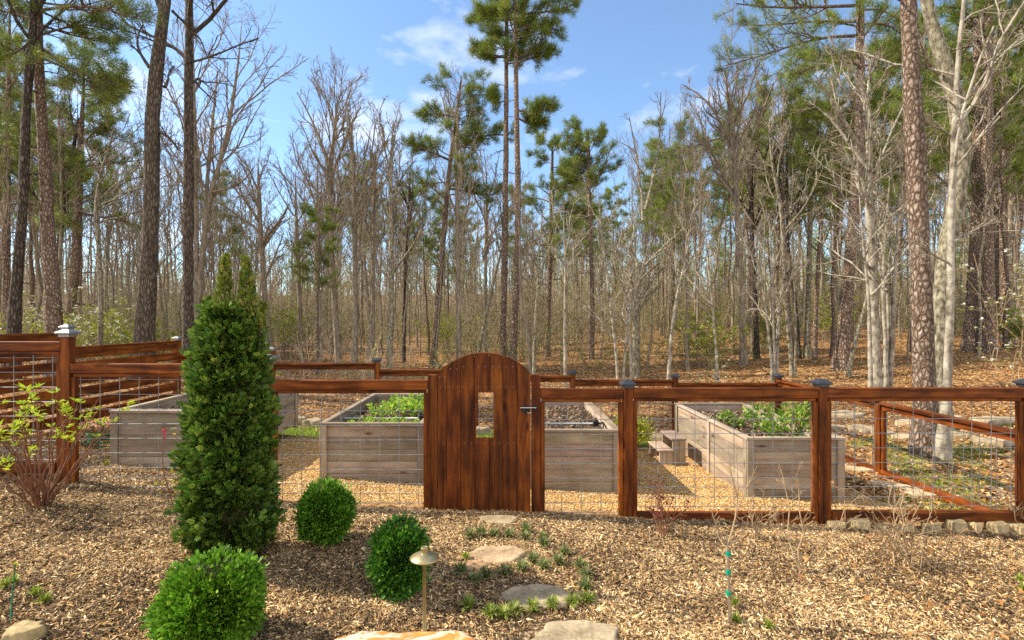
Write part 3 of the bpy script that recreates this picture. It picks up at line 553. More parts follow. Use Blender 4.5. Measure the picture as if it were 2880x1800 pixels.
    B('bare_tree', 'straight bare grey tree close beside the leaning pine', [(1290, 1020, 14), (1288, 850, 13), (1288, 650, 12), (1284, 500, 11), (1286, 350, 8), (1292, 200, 5)], 18.5, 11.2, 'bark_grey', .5, 30, nl=14, ang=(.3, .7), up=.35, nt=5)
    B('slanting_tree', 'slim trunk slanting up to the twin pines from beside the gate', [(1345, 1000, 12), (1345, 992, 11), (1378, 840, 9), (1395, 760, 8), (1412, 700, 7), (1425, 620, 5)], 19, 6.5, 'bark_lichen', .6, 31, nl=8, nt=4)
    B('bare_tree', 'bare tree straight behind the arch of the gate', [(1366, 1010, 12), (1365, 800, 10), (1368, 600, 9), (1366, 480, 7)], 21, 9.4, 'bark_grey', .45, 32, nl=13, up=.28)
    Pn('pine_tree', 'shorter trunk of the tall twin pines above the gate', [(1412, 1030, 19), (1414, 1004, 17), (1419, 738, 17), (1422, 500, 15), (1424, 300, 13), (1424, 100, 10), (1426, 0, 8)], 18, 15, 'bark_pine', .72, 33, nbr=28, reach=1.7, nsub=8, nn=18, W=.012, rise=.12,
       limbs=[[(1424, 160, 6, 0), (1390, 165, 5, .1), (1355, 150, 4, .2), (1335, 140, 3, .3)], [(1424, 60, 6, 0), (1390, 50, 5, .2), (1360, 55, 4, .3), (1338, 60, 3, .3)], [(1424, 280, 5, 0), (1405, 290, 4, .1), (1392, 300, 3, .2), (1385, 270, 3, .2)]])
    Pn('pine_tree', 'taller trunk of the twin pines above the gate, with boughs sweeping out', [(1440, 1040, 20), (1442, 1016, 18), (1456, 750, 18), (1457, 500, 17), (1454, 350, 15), (1450, 150, 11), (1448, 0, 10)], 17.5, 16, 'bark_pine', .68, 34, nbr=26, reach=2.1, nsub=8, nn=18, W=.012, rise=.1,
       limbs=[[(1452, 40, 7, 0), (1500, 40, 6, .2), (1560, 30, 5, .4), (1615, 15, 3, .5)], [(1452, 90, 7, 0), (1490, 70, 6, .2), (1530, 75, 5, .3), (1570, 85, 3, .4)], [(1454, 175, 6, 0), (1490, 165, 5, .2), (1520, 160, 4, .3), (1548, 155, 3, .4)],
              [(1456, 310, 6, 0), (1490, 318, 5, -.1), (1520, 310, 4, -.2), (1545, 300, 3, -.3)], [(1456, 330, 6, 0), (1480, 350, 5, .3), (1500, 350, 4, .4), (1520, 340, 3, .5)], [(1450, 30, 7, 0), (1410, 45, 6, -.2), (1380, 50, 4, -.3), (1350, 40, 3, -.4)]])
    B('forked_tree', 'pale thin forked tree leaning beside the gate post', [(1502, 1052, 10), (1503, 950, 9), (1510, 840, 8), (1520, 770, 7), (1535, 720, 5), (1550, 690, 4)], 16, 5.2, 'bark_lichen', .5, 35, nl=7, nb=5, nt=4, nf=2, limbs=[[(1512, 800, 6, 0), (1516, 700, 5, .2), (1522, 640, 4, .3), (1526, 590, 3, .4)]])
    B('bare_tree', 'bent brown bare tree just past the gate post, splitting low', [(1490, 1060, 11), (1490, 1000, 10), (1478, 900, 9), (1465, 860, 8), (1462, 700, 6)], 17, 6.5, 'bark_grey', .5, 36, nl=8, nt=4, nf=3)
    Pn('pine_tree', 'dark straight pine with a dense mid green crown past the twin pines', [(1540, 1020, 14), (1542, 900, 13), (1550, 650, 12), (1552, 500, 10), (1554, 420, 7)], 22, 9.9, 'bark_pine', .42, 37, nbr=34, reach=3.0, nsub=7, nn=15, W=.015, rise=.05)
    Pn('pine_tree', 'umbrella shaped pine with a flat crown in the middle distance', [(1664, 1022, 12), (1668, 900, 12), (1663, 700, 11), (1658, 560, 10), (1657, 440, 8), (1655, 370, 4)], 20.5, 9.9, 'bark_pine', .72, 38, nbr=22, reach=2.6, nsub=7, nn=15, W=.014, rise=.2, dead=8)
    B('broken_tree', 'lichen covered snag with a torn orange top', [(1786, 1064, 24), (1787, 1040, 21), (1791, 857, 20), (1797, 738, 19), (1808, 640, 18), (1816, 580, 15), (1824, 520, 13), (1826, 492, 10)], 16, 4.0, 'bark_lichen', .5, 39, nl=5, nb=5, nt=4, nf=3, reach=.6, limbs=[[(1800, 760, 8, 0), (1840, 720, 6, -.3), (1880, 680, 5, -.5), (1925, 640, 3, -.6)], [(1808, 620, 8, 0), (1806, 540, 7, .3), (1790, 430, 5, .5), (1770, 330, 3, .6)], [(1814, 590, 8, 0), (1840, 500, 6, .3), (1860, 380, 5, .5), (1858, 260, 3, .7)]])
    B('pale_tree', 'thin white barked tree close past the gate post, standing very straight', [(1590, 1085, 9), (1588, 900, 8), (1590, 760, 7), (1586, 650, 5)], 15, 5.3, 'bark_white', .45, 40, nl=10, nb=5, nt=4, nf=2, up=.15)
    B('slanting_tree', 'pale slanting sapling behind a far fence post cap', [(1878, 1090, 11), (1880, 1060, 10), (1890, 920, 9), (1905, 820, 8), (1914, 790, 6), (1930, 720, 4)], 14, 5.2, 'bark_white', .5, 41, nl=9, nb=5, nt=4, nf=2)
    for i, (x0, x1, yt, lb) in enumerate([(1738, 1690, 560, 'thin pale sapling arching toward the umbrella pine'), (1752, 1800, 700, 'thin pale sapling tilting against the snag'), (1775, 1745, 640, 'pale sapling with a stem bowed low in front of the snag'),
            (2018, 1985, 600, 'slender white sapling standing behind the flowering bush'), (2172, 2130, 640, 'outermost pale stem of the sapling clump by the far corner post'), (2178, 2165, 600, 'middle pale stem of the sapling clump by the far corner post'), (2185, 2205, 720, 'short curved pale stem of the sapling clump by the far corner post')]):
        B('sapling', lb, [(x0, 1080, 8), (x0 + (x1 - x0) * .1, 1000, 7), (x0 + (x1 - x0) * .45, 850, 6), (x1, yt + 80, 5)], 14.5, wz(yt, 14.5), 'bark_white', .3, 50 + i, nl=9, nb=5, nt=4, nf=2, up=.12)
    B('forked_tree', 'brown vase shaped tree with a wide spray of bare limbs', [(2091, 1000, 20), (2088, 900, 18), (2083, 750, 17), (2072, 620, 16), (2068, 500, 15), (2062, 430, 12), (2052, 330, 8), (2040, 200, 5), (2034, 110, 3)], 17.5, 11.9, 'bark_grey', .48, 60, nl=14, nb=8, ang=(.3, .7), up=.35,
      limbs=[[(2062, 450, 10, 0), (2035, 360, 9, .2), (2010, 300, 7, .3), (1965, 255, 5, .5), (1920, 238, 3, .6)], [(2068, 520, 10, 0), (2090, 440, 8, -.2), (2115, 380, 6, -.3), (2150, 310, 4, -.4), (2175, 230, 3, -.5)], [(2062, 440, 9, 0), (2075, 380, 7, .2), (2085, 300, 5, .3), (2095, 200, 3, .4)], [(2040, 380, 8, 0), (2000, 400, 6, .2), (1960, 400, 4, .3), (1930, 440, 3, .4)]])
    B('bare_tree', 'darker straight companion trunk close beside the vase shaped tree', [(2128, 965, 15), (2126, 900, 14), (2115, 700, 13), (2110, 560, 12), (2112, 470, 10), (2120, 400, 7), (2128, 300, 4)], 18.5, 10.5, 'bark_dark', .5, 61, nl=12, ang=(.3, .75), up=.35)
    B('bare_tree', 'thin grey trunk with a sharp bend low above the far corner post', [(2228, 1050, 12), (2222, 1000, 11), (2205, 800, 10), (2198, 640, 9), (2190, 560, 8), (2170, 480, 6), (2160, 400, 4)], 15, 7.8, 'bark_lichen', .5, 62, nl=10, nb=6, nt=5, nf=2)
    B('bare_tree', 'dark wavy thin trunk next to the bent grey one', [(2248, 965, 11), (2243, 900, 10), (2226, 780, 10), (2214, 660, 9), (2215, 500, 8), (2212, 350, 5)], 18, 10, 'bark_dark', .5, 63, nl=11, nt=5, nf=3, twig='twig_dark')
    B('grey_tree', 'straight lichen grey tree with an upright fork below the big pine boughs', [(2270, 965, 16), (2272, 850, 14), (2277, 650, 13), (2281, 500, 12), (2282, 420, 9), (2290, 330, 6)], 18, 10.2, 'bark_lichen', .5, 64, nl=12, up=.28)
    B('broken_tree', 'bare brown snag without branches, shorter than its neighbours', [(2292, 990, 12), (2294, 900, 11), (2300, 740, 10), (2308, 640, 9), (2310, 599, 8)], 17.5, 5.8, 'bark_pine', .6, 65, nl=3, nb=3, nt=3, nf=0, reach=.2)
    Pn('pine_tree', 'large sunlit pine with long boughs sweeping over the garden', [(2364, 1040, 38), (2368, 1000, 33), (2388, 738, 31), (2408, 500, 28), (2416, 330, 24), (2418, 200, 21), (2416, 0, 19)], 15.5, 16.5, 'bark_pine', .56, 66, nbr=30, reach=3.0, nsub=7, nn=15, rise=.0, dead=8,
       limbs=[[(2410, 100, 10, 0), (2330, 90, 8, .2), (2250, 120, 6, .3), (2140, 160, 4, .5), (2040, 185, 3, .6)], [(2412, 15, 10, 0), (2320, 20, 8, -.3), (2220, 20, 6, -.6), (2130, 30, 4, -.8), (2070, 10, 3, -.9)], [(2412, 60, 9, 0), (2330, 55, 7, .8), (2240, 60, 5, 1.3), (2160, 80, 4, 1.6), (2080, 70, 3, 1.9)],
              [(2410, 150, 8, 0), (2350, 170, 6, -.6), (2290, 190, 4, -1), (2220, 210, 3, -1.4)], [(2424, 70, 8, 0), (2480, 60, 6, .3), (2530, 80, 4, .5), (2560, 120, 3, .6)], [(2424, 160, 8, 0), (2470, 160, 6, .5), (2510, 150, 4, .8), (2540, 170, 3, 1)], [(2418, 250, 8, 0), (2380, 290, 6, .8), (2330, 310, 4, 1.3), (2300, 330, 3, 1.6)]])
    B('white_tree', 'white barked tree with antler-like forks standing behind the near top rail', [(2466, 1090, 31), (2464, 1050, 28), (2452, 760, 22), (2444, 560, 19), (2447, 480, 16), (2446, 400, 13), (2436, 300, 10), (2428, 220, 7), (2405, 190, 5)], 12.5, 9.5, 'bark_white', .52, 67, nl=9, nb=6, nt=5, nf=3, ang=(.4, .9), up=.2,
      limbs=[[(2446, 480, 12, 0), (2420, 450, 10, .2), (2370, 380, 8, .3), (2330, 310, 6, .5), (2260, 280, 4, .6)], [(2448, 460, 11, 0), (2410, 400, 9, -.2), (2360, 320, 7, -.3), (2330, 250, 5, -.4), (2290, 210, 3, -.5)], [(2446, 500, 10, 0), (2480, 450, 8, .2), (2500, 380, 6, .3), (2540, 300, 4, .4)], [(2454, 760, 9, 0), (2430, 740, 6, -.3), (2410, 690, 4, -.4), (2395, 650, 3, -.5)]])
    for i, (pp, lb) in enumerate([(([2448, 1090, 12], [2446, 960, 11], [2444, 850, 9], [2432, 720, 6], [2420, 600, 4]), 'slim white stem hugging the antler-forked tree'), (([2492, 1092, 12], [2490, 950, 11], [2482, 800, 9], [2490, 680, 7], [2500, 560, 4]), 'white stem rising from the clump beside the antler-forked tree'),
            (([2500, 1088, 13], [2510, 960, 12], [2512, 800, 10], [2518, 680, 8], [2525, 560, 5]), 'white stem leaning toward the thick scaly pine'), (([2478, 1090, 8], [2500, 970, 8], [2495, 800, 7], [2480, 700, 5], [2470, 600, 3]), 'thinnest wavy white stem in the clump by the antler-forked tree')]):
        B('sapling', lb, pp, 12.2 + .15 * i, 6.2, 'bark_white', .4, 70 + i, nl=10, nb=6, nt=4, nf=2, up=.12, ang=(.5, 1.1))
    B('slanting_tree', 'short pale pole leaning against the large sunlit pine', [(2388, 1040, 12), (2400, 980, 11), (2425, 890, 9), (2440, 830, 7), (2450, 760, 4)], 14.5, 3.5, 'bark_lichen', .7, 75, nl=4, nb=3, nt=3, nf=0)
    Pn('pine_tree', 'thick scaly pine trunk standing nearest behind the wire fence', [(2604, 1275, 62), (2606, 1180, 53), (2603, 1000, 51), (2597, 800, 49), (2590, 620, 47), (2582, 450, 45), (2572, 250, 43), (2563, 0, 41)], 8, 14, 'bark_pine', .68, 76, nbr=20, reach=2.4, nsub=7, nn=16, dead=3)
    B('oak_tree', 'thick lichen covered oak that bends sharply behind the white stem', [(2645, 1200, 50), (2645, 1100, 44), (2646, 900, 42), (2652, 760, 42), (2672, 650, 43), (2690, 595, 44), (2706, 480, 44), (2710, 400, 43), (2704, 320, 42), (2674, 218, 38), (2634, 119, 34), (2603, 0, 30)], 9.2, 12.5, 'bark_lichen', .66, 77, nl=8, nb=6, nt=5, nf=3, ang=(.6, 1.2),
      limbs=[[(2640, 210, 12, 0), (2610, 180, 9, -.3), (2592, 140, 7, -.5), (2585, 100, 5, -.6)], [(2690, 600, 14, 0), (2710, 630, 12, .2), (2712, 660, 8, .4)], [(2690, 400, 9, 0), (2660, 370, 7, -.3), (2625, 350, 4, -.5), (2600, 360, 3, -.7)]])
    B('white_tree', 'white blotched slim tree crossing before the bent lichen oak', [(2648, 1291, 34), (2656, 1200, 24), (2664, 1000, 20), (2674, 778, 18), (2670, 640, 18), (2680, 450, 16), (2686, 337, 14), (2692, 240, 13), (2702, 119, 11), (2718, -20, 9)], 7.7, 9, 'bark_white', .5, 78, nl=7, nb=5, nt=5, nf=3, ang=(.6, 1.1), up=.2,
      limbs=[[(2680, 330, 8, 0), (2720, 280, 6, .3), (2770, 200, 5, .5), (2850, 120, 4, .7), (2900, 80, 3, .8)], [(2672, 690, 8, 0), (2710, 660, 5, .3), (2760, 640, 4, .5), (2800, 615, 3, .6)], [(2668, 740, 7, 0), (2630, 720, 5, -.2), (2600, 700, 4, -.3), (2570, 680, 3, -.4)], [(2678, 480, 8, 0), (2730, 430, 5, -.2), (2775, 350, 4, -.3), (2880, 240, 3, -.4)]])
    Pn('pine_tree', 'reddish pine trunk half hidden behind the bent lichen oak', [(2728, 960, 34), (2732, 900, 30), (2738, 800, 28), (2750, 560, 25), (2752, 400, 23), (2750, 200, 20), (2748, 0, 17)], 17, 17, 'bark_pine', .6, 79, nbr=30, reach=2.8, nsub=7, nn=15, dead=6, W=.013)
    Pn('pine_tree', 'straight pine with scaly grey bark beside the flowering dogwood', [(2783, 998, 34), (2782, 940, 31), (2776, 700, 28), (2773, 560, 26), (2778, 300, 23), (2781, 0, 19)], 16.5, 17, 'bark_pine', .6, 80, nbr=32, reach=3.0, nsub=7, nn=15, dead=6, W=.013)
    Pn('pine_tree', 'slimmer dark pine behind the white dogwood blossoms', [(2802, 960, 20), (2801, 900, 18), (2800, 600, 15), (2795, 300, 12), (2790, 100, 9)], 20, 16, 'bark_dark', .5, 81, nbr=30, reach=2.8, nsub=7, nn=14, dead=4, W=.014)
    Pn('pine_tree', 'rusty brown pine trunk at the edge of the dogwood branches', [(2830, 960, 22), (2828, 800, 19), (2824, 560, 17), (2826, 300, 13)], 19, 16, 'bark_pine', .45, 82, nbr=34, reach=3.0, nsub=7, nn=14, dead=4, W=.014)
    B('broken_tree', 'dead orange trunk fallen aslant across the pines', [(3010, 640, 16), (2960, 540, 15), (2900, 445, 15), (2860, 380, 14), (2813, 329, 12), (2790, 270, 8), (2770, 234, 5)], 13, 6.5, 'bark_pine', .7, 83, nl=3, nb=3, nt=3, nf=0, reach=.2)

# ---- woods beyond: copies of a few grown kinds
def wood_template(kind, seed, H=12.):
    g = np.random.default_rng(seed); k = 14; t = np.linspace(0, 1, k); r0 = {'bare': .078, 'pine': .092, 'sapling': .03, 'poplar': .066, 'slim': .048}[kind]
    w = np.cumsum(g.normal(size=(k, 2)) * .06, 0); w -= w[0]; lean = g.normal(size=2) * .025
    path = np.stack([w[:, 0] + lean[0] * t * H, w[:, 1] + lean[1] * t * H, t * H * 1.01 - .12, r0 * (1 - .9 * t ** 1.2) + r0 * .3 * np.exp(-t * 25)], 1)
    trunk = stem_mesh(path, g, 8)
    if kind == 'pine': li, tw, ne = pine_crown(path, g.uniform(.42, .62), g, nbr=32, reach=2.7, nsub=7, nn=12, W=.017, L=.22, rise=.06, dead=7)
    elif kind == 'sapling': li, tw = bare_crown(path, .2, g, nl=16, nb=5, nt=4, nf=2, reach=.28, ang=(.5, 1.1), up=.15, tw=.0045); ne = None
    elif kind == 'slim': li, tw = bare_crown(path, .42, g, nl=11, nb=5, nt=5, nf=1, reach=.26, ang=(.4, 1.0), up=.25, tw=.005); ne = None
    elif kind == 'poplar': li, tw = bare_crown(path, .36, g, nl=15, nb=6, nt=5, nf=2, reach=.3, ang=(.4, .9), up=.3, tw=.0048); ne = None
    else: li, tw = bare_crown(path, .34, g, nl=12, nb=6, nt=6, nf=2, reach=.44, ang=(.4, .95), up=.26, tw=.0048); ne = None
    bk = {'bare': 'bark_grey', 'pine': 'bark_pine', 'sapling': 'bark_lichen', 'poplar': 'bark_grey', 'slim': 'bark_lichen'}[kind]; bk = M[bk]
    return trunk, li, tw, ne, bk
SKY = np.array([(-400, 100), (0, 150), (400, 330), (560, 330), (700, 480), (830, 430), (1000, 430), (1150, 480), (1300, 450), (1500, 560), (1600, 520), (1800, 450), (1950, 350), (2100, 250), (2300, 150), (2880, 0), (3300, 0)], float)
def build_woods():
    T = {}
    for kind, ns in (('bare', 5), ('poplar', 3), ('pine', 4), ('sapling', 3), ('slim', 4)):
        for q in range(ns): T[kind, q] = wood_template(kind, 300 + q * 7 + len(kind))
    proto = {}; g = np.random.default_rng(99); pts = []
    lab = {'bare': ('bare_tree', 'bare grey tree among many alike standing deep in the leafless woods', 'bare trees deep in the woods'), 'poplar': ('bare_tree', 'slim straight leafless tree with narrow crown, one of many deep in the woods', 'slim bare trees deep in the woods'),
           'pine': ('pine_tree', 'dark green pine among many alike standing deep in the woods', 'pines deep in the woods'), 'sapling': ('sapling', 'thin pale sapling among many alike in the understory of the woods', 'saplings in the understory'), 'slim': ('slender_tree', 'slender pale-stemmed tree among many alike in the middle of the woods', 'slender trees in the middle of the woods')}
    tries = 0
    while len(pts) < 240 and tries < 9000:
        tries += 1; Y = 16.5 + 42 * g.random() ** 1.35; X = (g.random() * 2 - 1) * (Y * 1.06 + 1)
        if any((X - a) ** 2 + (Y - b) ** 2 < (1.1 + .012 * Y) ** 2 for a, b, *_ in pts): continue
        px = CX + X * F / Y; u = g.random()
        pp = .04 if px < 1000 else (.12 if px < 1500 else (.26 if px < 2100 else .38))
        if px < 330: pp = .2
        kind = 'pine' if u < pp else ('sapling' if u > .80 else ('poplar' if u > .55 else 'bare'))
        sk = np.interp(px, SKY[:, 0], SKY[:, 1]); hmax = CZ + (CY - sk) * Y / F
        H = min(hmax * g.uniform(.72, 1.0), 17) if kind != 'sapling' else g.uniform(3.5, 6.5)
        if kind == 'sapling' and Y > 34: continue
        if H < 4 and kind != 'sapling': continue
        pts.append((X, Y, kind, H))
    tries = 0; n0 = len(pts)
    while len(pts) < n0 + 150 and tries < 9000:
        tries += 1; Y = 15.5 + 30 * g.random() ** 1.15; X = (g.random() * 2 - 1) * (Y * 1.06 + 1)
        if any((X - a) ** 2 + (Y - b) ** 2 < .55 for a, b, *_ in pts): continue
        px = CX + X * F / Y; hmax = CZ + (CY - np.interp(px, SKY[:, 0], SKY[:, 1]) - 60) * Y / F; H = hmax * g.uniform(.62, .95)
        if H > 4.5: pts.append((X, Y, 'slim', min(H, 13)))
    for (X, Y, kind, H) in pts:
        q = int(g.integers({'bare': 5, 'poplar': 3, 'pine': 4, 'sapling': 3, 'slim': 4}[kind])); nm, lb, gr = lab[kind]
        root = thing(nm, lb, 'tree', (X, Y, g1(X, Y)), gr); s = H / 12.; root.rotation_euler = (0, 0, g.uniform(0, 6.28)); sx = s * g.uniform(.85, 1.15) if kind != 'sapling' else g.uniform(.6, .9)
        root.scale = (sx, sx, s)
        if (kind, q) not in proto:
            base = thing(nm, lb, 'tree', (0, 0, 0), gr); tr, li, tw, ne, bk = T[kind, q]; finish_tree(base, tr, li, tw, ne, bk, bk, M['twig']); proto[kind, q] = base
        b0 = proto[kind, q]
        for ch in list(b0.children):
            c = ch.copy(); col.objects.link(c); c.parent = root
            for d in list(ch.children): e = d.copy(); col.objects.link(e); e.parent = c
    for b0 in proto.values():
        for ch in list(b0.children):
            for d in list(ch.children): bpy.data.objects.remove(d)
            bpy.data.objects.remove(ch)
        bpy.data.objects.remove(b0)
    # the far woods: one uncountable mass of thin trunks and twigs, far behind
    g = np.random.default_rng(5); n = 900; Y = 56 + 95 * g.random(n); X = (g.random(n) * 2 - 1) * Y * 1.15; Z = gz(X, Y); H = g.uniform(8, 15, n)
    tz = np.linspace(0, 1, 6); P = np.stack([X[:, None] + np.cumsum(g.normal(size=(n, 6)) * .18, 1), Y[:, None] + np.zeros((n, 6)), Z[:, None] + H[:, None] * tz], -1); Rr = g.uniform(.08, .17, (n, 1)) * (1 - .9 * tz)
    w = Wood(); w.add(P, Rr, 5); A, RA = grow(P, Rr, 16, .2, 1., (.4, 1.1), .28, 4, .2, .15, .5, .02, g); w.add(A, RA, 3); B, RB = grow(A, RA, 7, .15, 1., (.4, 1.), .5, 3, .15, .15, .7, .014, g); w.add(B, np.maximum(RB, .014), 3)
    o = obj('far_woods', w.mesh('far_woods'), M['far_twig']); tag(o, kind='stuff')
    pk = g.random(n) < .14 + .2 * (X > 0); bi = np.where(np.repeat(pk, 16 * 7))[0]; C = PINE_PAL[g.choice(5, len(bi))] * 1.1
    V, TT, Cc = tufts(B[bi][:, -1], nrm(B[bi][:, -1] - B[bi][:, 0] + np.array([0, 0, .1])), 7, .5, .07, g, C, .9); o = obj('far_foliage', mesh_np('far_foliage', V, None, TT, Cc), M['needle']); tag(o, kind='stuff')
    n = 3200; Y = 56 + 90 * g.random(n); X = (g.random(n) * 2 - 1) * Y * 1.12; H = g.uniform(2., 5.5, n); P = np.zeros((n, 4, 3)); P[:, 0] = np.stack([X, Y, gz(X, Y) - .1], 1); d = nrm(g.normal(size=(n, 3)) * .25 + np.array([0, 0, 1.]))
    for j in range(1, 4): d = nrm(d + g.normal(size=(n, 3)) * .12); P[:, j] = P[:, j - 1] + d * (H / 3)[:, None]
    w = Wood(); Rr = (H * .006)[:, None] * np.linspace(1, .5, 4)[None]; w.add(P, Rr, 3); A, RA = grow(P, Rr, 14, .05, 1., (.4, 1.2), .45, 3, .12, .15, .9, .014, g); w.add(A, np.maximum(RA, .016), 3); o = obj('far_brush', w.mesh('far_brush'), M['far_twig']); tag(o, kind='stuff')
    # undergrowth: twiggy brush and first leaves close to the ground
    n = 7000; Y = 12.5 + 46 * g.random(n) ** .8; X = (g.random(n) * 2 - 1) * Y * 1.08; dens = vnoise(X * .22, Y * .22, 31); k = (dens > .25 + .22 * (Y < 18) + .3 * ((X > 1) & (Y < 17))) ; X, Y, dens = X[k], Y[k], dens[k]; n = len(X)
    H = g.uniform(.6, 3.2, n) * (.45 + dens) * np.clip(.35 + (Y - 12) * .055, .35, 1.3) * np.where((X > 3) & (Y < 22), .6, 1.); P = np.zeros((n, 5, 3)); P[:, 0] = np.stack([X, Y, gz(X, Y) - .03], 1); d = nrm(g.normal(size=(n, 3)) * .22 + np.array([0, 0, 1.]))
    for j in range(1, 5): d = nrm(d + g.normal(size=(n, 3)) * .1); P[:, j] = P[:, j - 1] + d * (H / 4)[:, None]
    Rr = (H * .0045 + .004)[:, None] * np.linspace(1, .4, 5)[None]; w = Wood(); w.add(P, Rr, 3); A, RA = grow(P, Rr, 9, .15, 1., (.4, 1.1), .4, 3, .15, .15, .8, .004, g); w.add(A, np.maximum(RA, .004), 3); B, RB = grow(A, RA, 3, .3, 1., (.4, 1.), .5, 3, .1, .15, .9, .004, g); w.add(B, np.maximum(RB, .004), 3)
    o = obj('undergrowth', w.mesh('undergrowth'), M['far_twig']); tag(o, kind='stuff')
    lf = np.repeat(vnoise(P[:, 0, 0] * .3 + 9, P[:, 0, 1] * .3, 33) > .46 - .25 * (P[:, 0, 0] > 4), 27); tip = B[lf].reshape(-1, 3)[:: 2]; m = len(tip); tip = tip + g.normal(size=(m, 3)) * .06
    V, TT = leaves(tip, rdir(m, .3, g), rdir(m, .6, g), g.uniform(.05, .10, m), g.uniform(.035, .06, m)); C = palette(m, [(.26, .30, .04), (.34, .36, .06), (.18, .24, .04), (.32, .24, .10)], [30, 25, 25, 20])
    o = obj('undergrowth_leaves', mesh_np('undergrowth_leaves', V, None, TT, np.repeat(C, 4, 0)), M['leaf']); tag(o, kind='stuff')

def bush(name, label, x, y, rx, ry, h, n_stem, n_leaf, pal, m='leaf', seed=1, L=(.04, .08), stem='twig', cat='shrub', group=None, flowers=0, flat=0., lmat=None, nb=6, rad=.006, leafpos=(.4, 1), fol='leaves', spread=1.0):
    """twiggy shrub: stems from the ground, leaves on the twigs"""
    g = np.random.default_rng(seed); z0 = g1(x, y); root = thing(name, label, cat, (x, y, z0), group)
    P = np.zeros((n_stem, 6, 3)); P[:, 0] = np.stack([x + g.normal(size=n_stem) * rx * .12, y + g.normal(size=n_stem) * ry * .12, np.full(n_stem, z0 - .02)], 1)
    a = g.uniform(0, 6.28, n_stem); rr = np.sqrt(g.random(n_stem)) * spread; e = np.stack([x + np.cos(a) * rx * rr, y + np.sin(a) * ry * rr, z0 + h * (1.05 - .35 * rr ** 2) * g.uniform(.65, 1., n_stem)], 1)
    for j in range(1, 6):
        t = j / 5; q = P[:, 0] * (1 - t) + e * t; q[:, :2] += (e[:, :2] - P[:, 0, :2]) * (t ** 1.4 - t) * .5; P[:, j] = q + g.normal(size=(n_stem, 3)) * .03 * h
    Rr = (np.linspace(1, .4, 6)[None] * rad * g.uniform(.7, 1.2, (n_stem, 1))); w = Wood(); w.add(P, Rr, 5)
    A, RA = grow(P, Rr, nb, .25, 1., (.4, 1.1), .33, 4, .12 - flat, .14, .7, .002, g); w.add(A, RA, 3); B, RB = grow(A, RA, 3, .3, 1., (.4, 1.), .5, 3, .08, .14, .8, .0018, g); w.add(B, RB, 3)
    obj('stems', w.mesh('stems'), M[stem], root)
    if n_leaf:
        src = np.concatenate([B.reshape(-1, 3), A[:, 2:].reshape(-1, 3)]); i = g.integers(len(src), size=n_leaf); p = src[i] + g.normal(size=(n_leaf, 3)) * .015
        V, TT = leaves(p, rdir(n_leaf, .35, g), rdir(n_leaf, .8, g), g.uniform(*L, n_leaf), g.uniform(L[0] * .55, L[1] * .6, n_leaf)); C = palette(n_leaf, pal, [1] * len(pal), .15)
        obj(fol, mesh_np(fol, V, None, TT, np.repeat(C, 4, 0)), M[lmat or m], root)
    if flowers:
        i = g.integers(len(B), size=flowers); c = B[i, -1] + np.array([0, 0, .02]); q = np.repeat(np.arange(flowers), 4); aa = g.uniform(0, 6.28, flowers)[q] + np.tile(np.arange(4) * PI / 2, flowers)
        D = np.stack([np.cos(aa), np.sin(aa), np.full(len(aa), .25)], 1) + np.repeat(g.normal(size=(flowers, 3)) * .35, 4, 0); V, TT = leaves(c[q], D, np.tile([[0, 0, 1.]], (len(q), 1)), g.uniform(.04, .06, len(q)), g.uniform(.035, .05, len(q)), .1)
        obj('blossoms', mesh_np('blossoms', V, None, TT, np.repeat(palette(len(q), [(.80, .80, .70), (.72, .76, .55)], [3, 1], .05), 4, 0)), M['petal'], root)
    return root
YG = [(.28, .33, .035), (.36, .38, .05), (.22, .29, .04), (.42, .42, .08)]
def build_forest_shrubs():
    for i, (px, py, Y, r, h, lb) in enumerate([(300, 990, 15.5, 1.5, 1.9, 'hazy yellow-green shrub in new leaf between the slim crooked tree and big forked oak'), (372, 985, 16.5, 1.2, 1.7, 'yellow-green shrub crowding the foot of the big forked oak'), (235, 985, 16.5, 1.2, 1.9, 'yellow-green shrub behind the slat fence post with twin caps'),
            (90, 985, 18, 1.4, 1.7, 'pale yellow-green shrub between the dark oak and reddish pine'), (600, 1000, 19, 1.2, 2.2, 'olive green shrub behind the tall evergreen, next to the straight oak'), (800, 1000, 21, 1.1, 2.6, 'thin olive shrub leafing out past the tall evergreen'),
            (1990, 960, 17, 1.2, 2.1, 'bright yellow-green shrub under the vase shaped tree'), (2180, 930, 20, 1.6, 2.0, 'light green understory shrub between the wavy dark trunks'), (2330, 930, 22, 1.4, 2.4, 'yellow-green shrub low behind the branchless snag'), (2870, 950, 17, 1.2, 1.4, 'fresh green shrub beneath the dogwood'), (1250, 985, 26, 1.5, 2.2, 'faint green shrub far behind the leaning pine')]):
        bush('shrub', lb, wx(px, Y), Y, r, r, h, 26, 3200, YG, seed=400 + i, L=(.045, .09), rad=.008, flat=.08, group='leafing shrubs in the woods')
    for i, (px, Y, r, h, nf, lb) in enumerate([(225, 14, 1.35, 2.9, 260, 'dogwood with tiers of white blossoms behind the reddish pine'), (330, 15, 1.1, 2.2, 170, 'low dogwood with white blossoms close to the big forked oak'), (70, 14.5, 1.0, 2.3, 130, 'dogwood with sparse white blossoms beside the dark leaning oak'), (2900, 10.5, 1.3, 3.8, 210, 'white flowering dogwood reaching in beside the scaly pines')]):
        bush('dogwood', lb, wx(px, Y), Y, r, r, h, 9, 500, YG, seed=430 + i, L=(.03, .06), flowers=nf, rad=.012, flat=.14, cat='flowering tree', group='dogwoods in blossom', stem='tan_stem' if i == 3 else 'twig')
    bush('flowering_bush', 'small bush with large white flowers just beyond the far fence', wx(2000, 11.6), 11.6, .5, .4, 1.35, 10, 340, YG, seed=440, flowers=46, L=(.03, .06))
